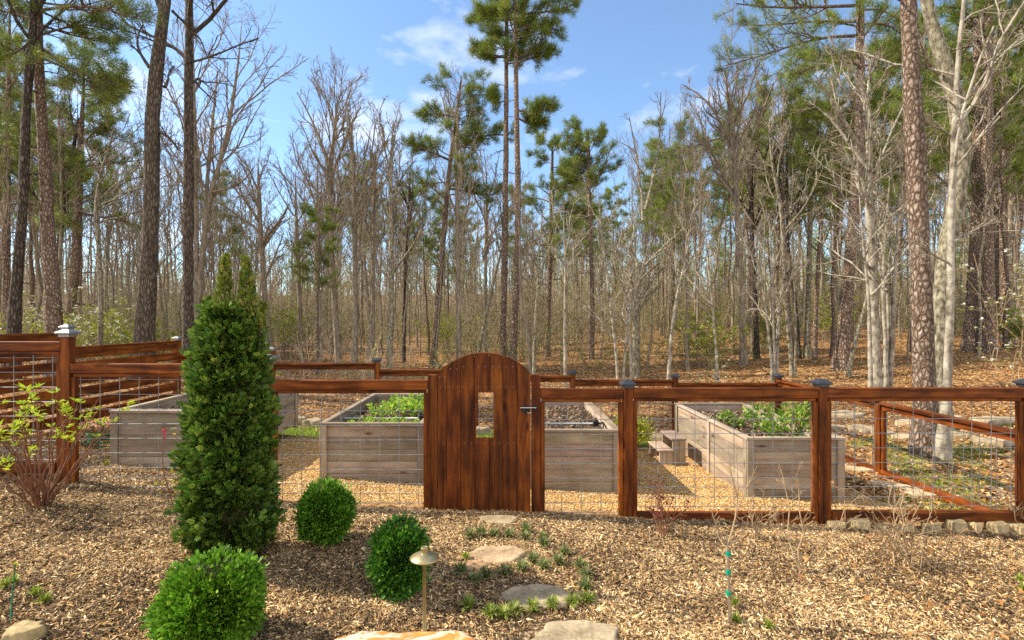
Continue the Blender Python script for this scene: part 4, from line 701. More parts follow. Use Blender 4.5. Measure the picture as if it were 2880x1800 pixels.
# ------------------------------------------------------------------ fences and gate
def fx(px): return (px - CX) * FY / F
def cap(parent, cx, cy, z, m, w=.155):
    b = MB(); h = w / 2
    b.box(cx - .056, cx + .056, cy - .056, cy + .056, z - .03, z + .002, (1, 1, 1), .003); b.box(cx - h, cx + h, cy - h, cy + h, z, z + .022, (1, 1, 1), .004)
    o = [(-h * .93, -h * .93, .0225), (h * .93, -h * .93, .0225), (h * .93, h * .93, .0225), (-h * .93, h * .93, .0225)]; q = h * .33; o += [(-q, -q, .052), (q, -q, .052), (q, q, .052), (-q, q, .052)]
    b.add(np.array(o) + (cx, cy, z), [(0, 1, 5, 4), (1, 2, 6, 5), (2, 3, 7, 6), (3, 0, 4, 7), (4, 5, 6, 7)]); b.build('post_cap', M[m], parent)
def post(root, x0, x1, ztop, capm=None, y=FY, w=.09):
    cx = (x0 + x1) / 2; zb = g1(cx, y) - .12; p = MB().box(x0, x1, y - w / 2, y + w / 2, zb, ztop, None, .004).build('post', M['stain_z'], root)
    if capm: cap(p, cx, y, ztop + .002, capm)
    return p
def wire_panel(root, a, b, along, other, ztop, zbot, t=.0036, graded=True):
    """cattle panel: a..b along x (along='x') or y, welded rods 8 by 6 inches"""
    m = MB(); zs = [ztop - .055 - .1524 * i for i in range(40) if ztop - .055 - .1524 * i > zbot + .24]; lo = zs[-1]
    while lo - .1 > zbot: lo -= .1; zs.append(lo)
    def pt(u, z, d=0): return (u, other + d, z) if along == 'x' else (other + d, u, z)
    for z in zs:
        if along == 'x': us = np.linspace(a, b, max(int((b - a) / .4), 2)); m.tube([pt(u, z + random.uniform(-.002, .002)) for u in us], t, 5, cap=False)
        else: m.tube([pt(a, z), pt(b, z)], t, 5, cap=False)
    n = int((b - a) / .2032); off = ((b - a) - n * .2032) / 2
    for i in range(n + 1): u = a + off + i * .2032; m.tube([pt(u, ztop - .01, .006), pt(u, zs[-1] - .02, .006)], t, 5, cap=False)
    m.build('wire_panel', M['wire'], root)
def panel(root, x0, x1, zt, jl=True, jr=True, bottom=None, zb=None, bslope=0, y=FY):
    MB().box(x0, x1, y - .04, y + .04, zt - .102, zt, None, .005).build('top_rail', M['stain_x'], root)
    t = MB(); t.box(x0 + .02, x1 - .02, y - .022, y + .022, zt - .138, zt - .104, None, .003); t.build('trim', M['stain_x'], root)
    g0 = g1((x0 + x1) / 2, y); gb = min(g1(x0, y), g1(x1, y)) - .03
    for k, xx in ((jl, x0), (jr, x1 - .044)):
        if k: MB().box(xx, xx + .044, y - .03, y + .03, g1(xx, y) - .05, zt - .14, None, .003).build('jamb', M['stain_z'], root)
    if bottom: MB().box(x0 + (.047 if jl else 0), x1 - (.047 if jr else 0), y - .042, y + .042, bottom - .105, bottom, None, .005).build('bottom_rail', M['stain_x'], root)
    wire_panel(root, x0 + .02, x1 - .02, 'x', y, zt - .115, (bottom if bottom else gb) - .0)

def build_fences():
    lf = thing('wire_fence', 'timber and wire fence stepping down from the tall silver capped post to the gate', 'fence', (fx(800), FY, g1(fx(800), FY)), 'timber and wire fences round the garden')
    ax0, ax1 = fx(178), fx(204); post(lf, ax0, ax1, 1.862, 'cap_silver'); bx0, bx1 = fx(741), fx(766); post(lf, bx0, bx1, 1.60, 'cap_silver'); cx0, cx1 = fx(1205), fx(1231); post(lf, cx0, cx1, 2 - (1053 - CY) * FY / F)
    panel(lf, -6.45, ax0 - .003, 1.789, bottom=.53); panel(lf, ax1 + .003, bx0 - .003, 1.559); panel(lf, bx1 + .003, cx0 - .003, 1.389)
    rf = thing('wire_fence', 'level timber and wire fence with dark post caps on the latch side of the gate', 'fence', (fx(1900), FY, g1(fx(1900), FY)), 'timber and wire fences round the garden')
    dx0, dx1 = fx(1494.5), fx(1519); post(rf, dx0, dx1, 2 - (1053 - CY) * FY / F); ex0, ex1 = fx(1752), fx(1778); post(rf, ex0, ex1, 1.335, 'cap_dark'); f0, f1 = fx(2297), fx(2321); post(rf, f0, f1, 1.345, 'cap_dark'); h0, h1 = fx(2874), fx(2899); post(rf, h0, h1, 1.345, 'cap_dark')
    panel(rf, dx1 + .003, ex0 - .003, 1.297); panel(rf, ex1 + .003, f0 - .003, 1.304, bottom=.012); panel(rf, f1 + .003, h0 - .003, 1.307, bottom=.025)
    # far fence
    yF = 10.17; ff = thing('wire_fence', 'far fence across the back of the garden with thin rails stepping down', 'fence', (0, yF, g1(0, yF)), 'timber and wire fences round the garden')
    px = [498, 765, 1061, 1338, 1611, 1898, 2189]; ct = [946, 976, 1007, 1025, 1042, 1053, 1052]; rt = [997, 1021, 1039, 1056, 1068, 1077]; X = [wx(p, yF) for p in px]
    for i, x in enumerate(X): post(ff, x - .05, x + .05, wz(ct[i], yF) - .05, 'cap_silver' if i < 2 else 'cap_dark', yF, .1)
    for i in range(6):
        z = wz(rt[i], yF); a, b = X[i] + .053, X[i + 1] - .053
        m = MB(); m.box(a, b, yF - .055, yF + .055, z - .04, z, None, .004); m.box(a, b, yF - .02, yF + .02, z - .13, z - .043, None, .004); m.build('top_rail', M['stain_x'], ff)
        gb = min(g1(a, yF), g1(b, yF)); wire_panel(ff, a, b, 'x', yF, z - .12, gb + .02)
    # garden's east side
    xs_ = 5.42; sf = thing('wire_fence', 'low side fence with sunlit orange rails running back by the scaly pine', 'fence', (xs_, 7.6, g1(xs_, 7.6)), 'timber and wire fences round the garden')
    post(sf, xs_ - .047, xs_ + .047, .80, None, 7.39)
    for y0, y1 in ((FY + .05, 7.34), (7.44, 10.11)):
        m = MB(); m.box(xs_ - .06, xs_ + .06, y0, y1, .80, .838, None, .004); m.box(xs_ - .022, xs_ + .022, y0, y1, .72, .797, None, .004); m.build('top_rail', M['stain_y'], sf)
        z0, z1 = g1(xs_, y0) + .08, g1(xs_, y1) + .08; MB().box(xs_ - .04, xs_ + .04, y0, y1, z0 - .09, z0, None, .004, (0, z1 - z0)).build('bottom_rail', M['stain_y'], sf)
        MB().box(xs_ - .03, xs_ + .03, y1 - .045 if y0 < 6 else y0, y1 if y0 < 6 else y0 + .045, -.2, .717, None, .003).build('jamb', M['stain_z'], sf)
        wire_panel(sf, y0 + .02, y1 - .02, 'y', xs_, .74, min(z0, z1))
    # slatted side
    xl = -6.51; sl = thing('slat_fence', 'brown horizontal slat fence with open gaps and silver caps rising toward the corner post', 'fence', (xl, 7.7, g1(xl, 7.7)))
    p = MB().box(xl - .05, xl + .05, 7.57, 7.67, g1(xl, 7.6) - .1, 1.895, None, .004).build('post', M['stain_z'], sl); cap(p, xl, 7.62, 1.897, 'cap_silver')
    p = MB().box(xl - .05, xl + .05, 5.28, 5.38, g1(xl, 5.33) - .1, 1.9, None, .004).build('post', M['stain_z'], sl); cap(p, xl, 5.33, 1.902, 'cap_silver')
    for y0, y1, zt, n in ((7.68, 10.11, 1.585, 8), (5.39, 7.56, 1.80, 8)):
        m = MB()
        for i in range(n):
            z = zt - i * .197
            if z - .15 > g1(xl, (y0 + y1) / 2) - .05: m.box(xl + .012, xl + .042, y0 - .04, y1 + .04, z - .151, z, None, .004)
        m.build('slat_panel', M['stain_y'], sl); MB().box(xl - .03, xl + .06, y0 - .03, y1 + .03, zt + .002, zt + .03, None, .004).build('top_rail', M['stain_y'], sl)

def build_gate():
    y = FY - .03; th = .028; s = FY / F; gx0, gx1 = fx(1232.5), fx(1492); gt = thing('garden_gate', 'arched plank gate stained red brown with a small rectangular window', 'gate', ((gx0 + gx1) / 2, y, g1(.02, y)))
    cxm = (gx0 + gx1) / 2; hw = (gx1 - gx0) / 2; rise = 58 * s; Rr = (hw * hw + rise * rise) / (2 * rise); zc = wz(995, FY) - Rr
    top = lambda x: zc + math.sqrt(max(Rr * Rr - (x - cxm) ** 2, 0))
    bnd = [fx(v) for v in (1232.5, 1258, 1296.5, 1335, 1376, 1414, 1454, 1492)]; wx0, wx1, wz0, wz1 = fx(1340), fx(1388.5), wz(1229, FY), wz(1102, FY); zb = -.1
    for i in range(7):
        a, b = bnd[i] + .0026, bnd[i + 1] - .0026; t = random.uniform(.68, 1.2); c = (t, t * random.uniform(.92, 1.06), t); m = MB(); yj = random.uniform(-.003, .003); off = random.uniform(-3, 3)
        cuts = sorted({a, b} | {v for v in (wx0, wx1) if a < v < b})
        for u, v in zip(cuts, cuts[1:]):
            mid = (u + v) / 2; xs2 = np.linspace(u, v, 6)
            spans = [(lambda x: zb, lambda x: wz0), (lambda x: wz1, top)] if wx0 < mid < wx1 else [(lambda x: zb, top)]
            for lo, hi in spans:
                n = len(xs2); V = [(x, yy, f(x)) for yy in (y - th / 2 + yj, y + th / 2 + yj) for f in (lo, hi) for x in xs2]; Q = []
                for k in range(n - 1): Q += [(k, k + 1, n + k + 1, n + k), (2 * n + k + 1, 2 * n + k, 3 * n + k, 3 * n + k + 1), (n + k, n + k + 1, 3 * n + k + 1, 3 * n + k), (k + 1, k, 2 * n + k, 2 * n + k + 1)]
                Q += [(0, n, 3 * n, 2 * n), (n - 1, 3 * n - 1, 4 * n - 1, 2 * n - 1)]; m.add(V, Q, None, c)
        if i < 6:
            xg = bnd[i + 1]; zt_ = top(xg) - .02
            for lo_, hi_ in ([(zb, wz0 - .004), (wz1 + .004, zt_)] if wx0 - .012 < xg < wx1 + .012 else [(zb, zt_)]): m.box(xg - .01, xg + .01, y + th / 2 + .0025, y + th / 2 + .0035, lo_, hi_, (.3, .3, .3), .0001)
        o = m.build('plank', M['stain_z'], gt, origin=None)
    # back brace, arched top edging, nails
    b = MB(); bt = y + th / 2 + .004
    b.box(gx0 + .02, wx0 - .006, bt, bt + .03, .22, .31); b.box(gx0 + .02, gx1 - .02, bt, bt + .03, wz0 - .1, wz0 - .012); b.box(gx0 + .02, gx1 - .02, bt, bt + .03, wz1 + .012, wz1 + .1); b.build('brace', M['stain_x'], gt)
    e = MB(); n = 40; xx = np.linspace(gx0 + .002, gx1 - .002, n); V = []
    for yy in (y - th / 2 - .004, bt + .03):
        for d in (.003, .021): V += [(x, yy, top(x) + d * .7) for x in xx]
    Q = []
    for k in range(n - 1): Q += [(k, k + 1, n + k + 1, n + k), (2 * n + k + 1, 2 * n + k, 3 * n + k, 3 * n + k + 1), (n + k, n + k + 1, 3 * n + k + 1, 3 * n + k), (k + 1, k, 2 * n + k, 2 * n + k + 1)]
    e.add(V, Q, None, (.75, .75, .75)); e.build('arch_trim', M['stain_x'], gt)
    nm = MB()
    for i in range(7):
        for zz in (wz1 + .055, wz0 - .055, min(top((bnd[i] + bnd[i + 1]) / 2), 1.6) - .07):
            for f in (.25, .75):
                x = bnd[i] + (bnd[i + 1] - bnd[i]) * f + random.uniform(-.008, .008); nm.tube([(x, y - th / 2 + .002, zz), (x, y - th / 2 - .0025, zz)], .0035, 6)
    nm.build('nails', M['steel'], gt)
    w = MB()
    for z in (wz0 + .04, wz0 + .19, wz0 + .34): w.tube([(wx0 - .02, bt + .012, z), (wx1 + .02, bt + .012, z)], .0025, 5)
    for x in (wx0 + .03, wx1 - .01): w.tube([(x, bt + .018, wz0 - .02), (x, bt + .018, wz1 + .02)], .0025, 5)
    w.build('window_wire', M['wire'], gt)
    l = MB(); zl = wz(1148, FY); yl = y - th / 2 - .004; l.box(fx(1468), fx(1489), yl - .006, yl, zl - .035, zl + .03); l.box(fx(1463), fx(1480), yl - .02, yl - .007, zl + .006, zl + .024); L_ = l.build('latch', M['black_metal'], gt)
    k = MB(); k.tube([(fx(1462), yl - .024, zl + .016), (fx(1507), yl - .024, zl + .016)], .006, 8); k.tube([(fx(1480), yl - .016, zl + .01), (fx(1482), yl - .022, zl - .03), (fx(1488), yl - .024, zl - .042), (fx(1493), yl - .022, zl - .028), (fx(1494), yl - .02, zl + .012)], .0045, 8); k.build('bolt', M['steel'], L_)
    c = thing('latch_catch', 'black iron catch plate screwed to the post beside the gate latch', 'latch', (fx(1503), FY - .05, zl)); m = MB(); m.box(fx(1497), fx(1508), FY - .055, FY - .0455, zl - .02, zl + .04); m.tube([(fx(1499), FY - .058, zl - .012), (fx(1499), FY - .075, zl + .016), (fx(1499), FY - .058, zl + .036)], .005, 8); m.build('plate', M['black_metal'], c)
    h = MB()
    for z in (.32, 1.2): h.box(gx0 - .012, gx0 + .002, y + .0145, y + .045, z - .05, z + .05)
    h.build('hinge', M['black_metal'], gt)

# ------------------------------------------------------------------ raised beds and what lies in and by them
BEDS = [(-4.7, -3.52, 6.1, 8.72, .936, .24), (-2.245, -.978, 6.2, 8.73, .767, .0), (.13, 1.40, 6.2, 8.73, .685, -.1), (2.886, 4.05, 6.1, 8.69, .614, -.16)]
BL = ['raised cedar bed nearest the slat fence, half hidden by the tall evergreen', 'raised cedar bed full of bright green leaves beside the gate', 'raised cedar bed of bare mulched soil behind the gate latch', 'raised cedar bed with leafy berry bushes and a small step stool at its side']
def build_beds():
    for (x0, x1, y0, y1, zt, zb), lb in zip(BEDS, BL):
        r = thing('raised_bed', lb, 'raised bed', ((x0 + x1) / 2, (y0 + y1) / 2, zb), 'raised timber beds'); t = .036; zr = zt - .032; n = 5; h = (zr - zb) / n
        def wall(nm, along, a, b, c0, c1):
            m = MB()
            for i in range(n):
                z1_ = zr - i * h - .0012; z0_ = zr - (i + 1) * h + .0012; j = random.uniform(-.003, .003)
                if along == 'x': m.box(a, b, c0 + j, c1 + j, z0_, z1_, None, .005)
                else: m.box(c0 + j, c1 + j, a, b, z0_, z1_, None, .005)
            m.build(nm, M['cedar_' + along], r)
        wall('front_wall', 'x', x0 + .02, x1 - .02, y0 + .02, y0 + .02 + t); wall('back_wall', 'x', x0 + .02, x1 - .02, y1 - .02 - t, y1 - .02)
        wall('side_wall', 'y', y0 + .06, y1 - .06, x0 + .02, x0 + .02 + t); wall('side_wall', 'y', y0 + .06, y1 - .06, x1 - .02 - t, x1 - .02)
        for cx, sx in ((x0, 1), (x1, -1)):
            for cy_, sy in ((y0, 1), (y1, -1)):
                m = MB(); a = sorted((cx, cx + sx * .085)); b = sorted((cy_ - sy * .006, cy_ + sy * .0125)); m.box(a[0], a[1], b[0], b[1], zb - .05, zr - .001, None, .003)
                a2 = sorted((cx - sx * .006, cx + sx * .0125)); b2 = sorted((cy_ + sy * .014, cy_ + sy * .1)); m.box(a2[0], a2[1], b2[0], b2[1], zb - .05, zr - .001, None, .003); m.build('corner_post', M['cedar_z'], r)
            m = MB(); a = sorted((cx + sx * .002, cx + sx * .0145)); ym = y0 + (y1 - y0) * .46; m.box(a[0], a[1], ym - .04, ym + .04, zb - .05, zr - .001, None, .003); m.build('stile', M['cedar_z'], r)
        w = .075
        for ya in (y0 - .012, y1 + .012 - w): MB().box(x0 - .012, x1 + .012, ya, ya + w, zr, zt, None, .004).build('rim', M['cedar_x'], r)
        MB().box(x0 - .012, x0 - .012 + w, y0 + w - .010, y1 - w + .010, zr, zt - .001, None, .004).build('rim', M['cedar_y'], r)
        m = MB(); m.box(x1 + .012 - w, x1 + .012, y0 + w - .010, y1 - w + .010, zr, zt - .001, None, .004); m.build('rim', M['cedar_y'], r)
        nx_, ny_ = 24, 50; a, b = np.meshgrid(np.linspace(x0 + .057, x1 - .057, nx_), np.linspace(y0 + .057, y1 - .057, ny_)); z = zt - .15 + (vnoise(a * 5, b * 5, 41) - .5) * .06 + (vnoise(a * 17, b * 17, 42) - .5) * .03
        i = (np.arange(ny_ - 1)[:, None] * nx_ + np.arange(nx_ - 1)[None]).ravel(); obj('soil', mesh_np('soil', np.stack([a, b, z], -1).reshape(-1, 3), np.stack([i, i + 1, i + nx_ + 1, i + nx_], 1), None, None, True), M['soil'], r)
        n_ = 1500; X = rng.uniform(x0 + .07, x1 - .07, n_); Y = rng.uniform(y0 + .07, y1 - .07, n_); L0 = rng.uniform(.02, .06, n_); o = flakes(X, Y, L0, L0 * .4, palette(n_, [(.30, .19, .11), (.17, .10, .06), (.42, .30, .18)], [4, 5, 2]), zt - .125 - gz(X, Y) + rng.random(n_) * .012, .35, 'mulch', M['chip'], .3)
        me = o.data; v = np.empty(len(me.vertices) * 3, np.float32); me.vertices.foreach_get('co', v); me.vertices.foreach_set('co', (v.reshape(-1, 3) - np.array(r.location)).astype(np.float32).ravel()); o.parent = r; tag(o, kind='stuff')
    # pipes across the beds
    for (bi, yy, lb) in ((1, 6.95, 'grey irrigation pipe lying across the bed of green leaves'), (2, 7.0, 'grey irrigation pipe with a black valve lying across the bare bed')):
        x0, x1, y0, y1, zt, zb = BEDS[bi]; p = thing('irrigation_pipe', lb, 'pipe', ((x0 + x1) / 2, yy, zt - .1), 'irrigation pipes in the beds'); MB().tube([(x0 + .06, yy, zt - .085), ((x0 + x1) / 2, yy + .01, zt - .09), (x1 - .06, yy, zt - .085)], .013, 10).build('pipe', M['pipe'], p, True)
        m = MB(); m.box(x1 - .2, x1 - .12, yy - .035, yy + .035, zt - .12, zt - .04, (1, 1, 1), .01); m.tube([(x1 - .16, yy, zt - .04), (x1 - .16, yy, zt - .01)], .02, 10); m.tube([(x1 - .12, yy, zt - .08), (x1 - .08, yy - .1, zt - .05), (x1 - .07, yy - .3, zt - .09)], .01, 8); m.build('valve', M['black_plastic'], p)
    x0, x1, y0, y1, zt, zb = BEDS[0]; h = MB(); h.tube([(x0 + .5, 6.9, zt - .1), (x0 + .65, 7.0, zt - .02), (x0 + .85, 7.1, zt + .01), (x0 + 1.0, 7.15, zt - .03), (x0 + 1.1, 7.2, zt - .1)], .012, 8); tag(h.build('drip_hose', M['black_plastic'], None, True), 'black drip hose arching out of the soil behind the tall evergreen', 'hose')
    gco = thing('garden_hose', 'green garden hose coiled on the ground beside the slat fence', 'hose', (-5.25, 6.8, g1(-5.25, 6.8))); m = MB(); pts = []
    for i in range(150): a = i * .26; rr = .26 + .03 * math.sin(i * 1.7); pts.append((-5.25 + rr * math.cos(a), 6.8 + .8 * rr * math.sin(a), g1(-5.25, 6.8) + .03 + .0011 * i + .012 * math.sin(i * .9)))
    m.tube(pts, .011, 8); m.build('coil', M['hose'], gco, True)
    # step stool
    st = thing('step_stool', 'small weathered two-step wooden stool against the berry bed', 'step stool', (2.5, 7.87, g1(2.5, 7.87))); z = g1(2.5, 7.87); y0, y1 = 7.6, 8.15
    MB().box(2.28, 2.50, y0 - .01, y1 + .01, z + .19, z + .22).build('tread', M['cedar_y'], st); MB().box(2.47, 2.70, y0 - .01, y1 + .01, z + .36, z + .39).build('tread', M['cedar_y'], st)
    for yy in (y0 + .005, y1 - .035):
        m = MB(); m.box(2.30, 2.395, yy, yy + .03, z - .03, z + .188); m.box(2.398, 2.492, yy, yy + .03, z - .03, z + .188); m.box(2.495, 2.59, yy, yy + .03, z - .03, z + .358); m.box(2.593, 2.685, yy, yy + .03, z - .03, z + .358); m.build('side_panel', M['cedar_z'], st)
    # plants in the beds
    GB = [(.30, .50, .04), (.38, .56, .06), (.22, .42, .03), (.46, .56, .10)]; x0, x1, y0, y1, zt, zb = BEDS[1]
    for i in range(13):
        x, y = [(-1.75, 7.2), (-1.5, 7.35), (-1.25, 7.3), (-1.6, 7.65), (-1.35, 7.75), (-1.15, 7.7), (-1.3, 8.1), (-1.12, 8.3), (-1.5, 8.1), (-1.9, 6.7), (-1.6, 6.6), (-1.3, 6.65), (-1.75, 7.95)][i]
        leafy('leafy_green', 'bright green leafy plant growing in the bed beside the gate', x, y, zt - .13, .17, .17 if y > 6.8 else .09, 150 if y > 6.8 else 70, GB, 500 + i, 'leafy greens in the bed')
    GD = [(.13, .28, .025), (.22, .38, .04), (.32, .46, .07), (.09, .19, .02), (.36, .40, .08)]; x0, x1, y0, y1, zt, zb = BEDS[3]
    for i, (x, y, h, lb) in enumerate([(3.45, 6.48, .30, 'leafy berry bush at the front board of its bed'), (3.74, 6.58, .44, 'tallest leafy berry bush behind the timber post'), (3.88, 6.9, .38, 'leafy berry bush against the far side board of its bed'), (3.5, 7.0, .34, 'leafy berry bush in the middle of its bed'), (3.18, 7.35, .17, 'small leafy berry bush toward the step stool')]):
        leafy('berry_bush', lb.replace('front left corner', 'front corner by the stool side'), x, y, zt - .13, .21, h * 1.05, 190, GD, 530 + i, 'berry bushes in the bed', L=(.035, .075))
    leafy('yellow_shrub', 'low yellow-green shrub on the grass behind the bare bed', 2.15, 8.75, g1(2.15, 8.75), .36, .46, 2600, [(.42, .44, .03), (.36, .42, .04), (.28, .38, .04), (.5, .46, .05)], 560, None, L=(.025, .05))
    for i, (px, py, r) in enumerate([(1690, 1180, .12), (1700, 1205, .1), (770, 1148, .16), (1740, 1150, .15)]):
        Y = min(solve_Y(px, py), 9.8); leafy('weed_clump', 'green weed clump in the grass behind the beds', wx(px, Y), Y, g1(wx(px, Y), Y), r, .12, 260, [(.2, .33, .04), (.3, .4, .06)], 570 + i, 'weeds behind the beds')

def leafy(name, label, x, y, z, r, h, n, pal, seed, group, L=(.03, .07)):
    g = np.random.default_rng(seed); root = thing(name, label, 'plant', (x, y, z), group); ns = max(n // 22, 8); a = g.uniform(0, 6.28, ns); q = np.sqrt(g.random(ns)); w = Wood()
    P = np.zeros((ns, 4, 3)); P[:, 0] = (x, y, z - .01); P[:, 0, :2] += g.normal(size=(ns, 2)) * r * .15; E = np.stack([x + np.cos(a) * r * q, y + np.sin(a) * r * q, z + h * g.uniform(.5, 1.05, ns) * (1 - .35 * q ** 2)], 1)
    for j in (1, 2, 3): t = j / 3; P[:, j] = P[:, 0] * (1 - t) + E * t + np.array([0, 0, 1]) * (math.sin(t * PI) * .18 * h)
    w.add(P, np.full((ns, 4), .003), 4); obj('stems', w.mesh('stems'), M['red_stem'], root)
    i = g.integers(ns, size=n); j = g.choice([1, 2, 3], n, p=[.12, .33, .55]); p = P[i, j] + g.normal(size=(n, 3)) * np.array([r, r, h]) * .14; D = nrm(p - np.array([x, y, z]) + g.normal(size=(n, 3)) * .12)
    V, T = leaves(p, D + np.array([0, 0, -.05]), rdir(n, 1.4, g), g.uniform(*L, n), g.uniform(L[0] * .7, L[1] * .8, n), .2); C = palette(n, pal, [1] * len(pal), .14)
    obj('leaves', mesh_np('leaves', V, None, T, np.repeat(C, 4, 0)), M['leaf'], root); return root

# ------------------------------------------------------------------ rocks
def rock_mesh(rx, ry, h, seed, flat=.5, nu=44, nv=16, rough=.16):
    g = np.random.default_rng(seed); u = np.linspace(0, 2 * PI, nu, endpoint=False); v = np.linspace(-PI / 2, PI / 2, nv); U, Vv = np.meshgrid(u, v)
    ph = g.uniform(0, 6.28, 8); out = 1 + .12 * np.cos(2 * U + ph[0]) + .09 * np.cos(3 * U + ph[1]) + .06 * np.cos(5 * U + ph[2]) + .03 * np.cos(9 * U + ph[3])
    if flat >= .5:
        nvx = int(g.integers(6, 9)); va = np.sort((np.arange(nvx) + g.uniform(-.32, .32, nvx)) * 2 * PI / nvx); vr = g.uniform(.82, 1.12, nvx); px_, py_ = vr * np.cos(va), vr * np.sin(va); o1 = np.empty(nu)
        for k_, uu in enumerate(u):
            i0 = (np.searchsorted(va, uu) - 1) % nvx; i1 = (i0 + 1) % nvx; ex, ey = px_[i1] - px_[i0], py_[i1] - py_[i0]; o1[k_] = (px_[i0] * ey - py_[i0] * ex) / (math.cos(uu) * ey - math.sin(uu) * ex)
        out = np.broadcast_to(np.clip(o1, .6, 1.25), U.shape) * (1 + .02 * np.cos(11 * U + ph[0]))
    e = 1 - flat * .75; cr = np.sign(np.cos(Vv)) * np.abs(np.cos(Vv)) ** e; sz = np.sign(np.sin(Vv)) * np.abs(np.sin(Vv)) ** (1.0)
    if flat > .3: sz = np.tanh(sz * 3) / math.tanh(3)
    X = rx * out * cr * np.cos(U); Y = ry * out * cr * np.sin(U); Z = h * sz
    n1 = vnoise(X / max(rx, .01) * 2.3 + seed, Y / max(ry, .01) * 2.3 + Z * 9, seed) - .5; n2 = vnoise(X * 28 + seed, Y * 28 + Z * 30, seed + 1) - .5
    f = 1 + rough * n1 + rough * .25 * n2; X, Y = X * f, Y * f; Z = Z * (1 + rough * n1) + n2 * h * .12
    V = np.stack([X, Y, Z], -1).reshape(-1, 3); i = np.arange(nv - 1)[:, None] * nu + np.arange(nu)[None]; j = np.arange(nv - 1)[:, None] * nu + (np.arange(nu)[None] + 1) % nu
    return V, np.stack([i, j, j + nu, i + nu], -1).reshape(-1, 4)
def rock(name, label, x, y, rx, ry, h, sink, seed, m='stone', flat=.5, tint=None, rz=0., cat='rock', group=None, z=None, tilt=0.):
    V, Q = rock_mesh(rx, ry, h, seed, flat); c, s = math.cos(rz), math.sin(rz); V = np.stack([V[:, 0] * c - V[:, 1] * s, V[:, 0] * s + V[:, 1] * c, V[:, 2] + V[:, 0] * tilt], 1)
    zz = (g1(x, y) if z is None else z) + h - sink; t = tint or tuple(np.array([1, 1, 1]) * random.uniform(.85, 1.12))
    o = obj(name, mesh_np(name, V + (x, y, zz), Q, None, np.tile(t, (len(V), 1)), True), M[m], None, (x, y, zz)); return tag(o, label, cat, group)
STEP = [(1400, 5.02, .19, .12, 'small buried stepping stone at the foot of the gate', (1.05, 1, .9), 0.), (1398, 4.25, .28, .17, 'peach coloured stepping stone with a white vein, second from the gate', (1.25, 1.08, .95), 0.), (1332, 4.05, .12, .10, 'small orange stone touching the peach stepping stone', (1.35, 1.02, .8), 0), (1508, 3.60, .27, .19, 'grey-tan stepping stone ringed by grass tufts', (1.08, 1.02, .92), .1), (1608, 3.10, .33, .235, 'large flat grey-tan slab, the stepping stone closest to the bottom edge', (1.1, 1.06, 1.0), .1)]
for (px_, Y_, rx_, ry_, *_r) in STEP: STONES.append((wx(px_, Y_), Y_, rx_ * .98, ry_ * .98))
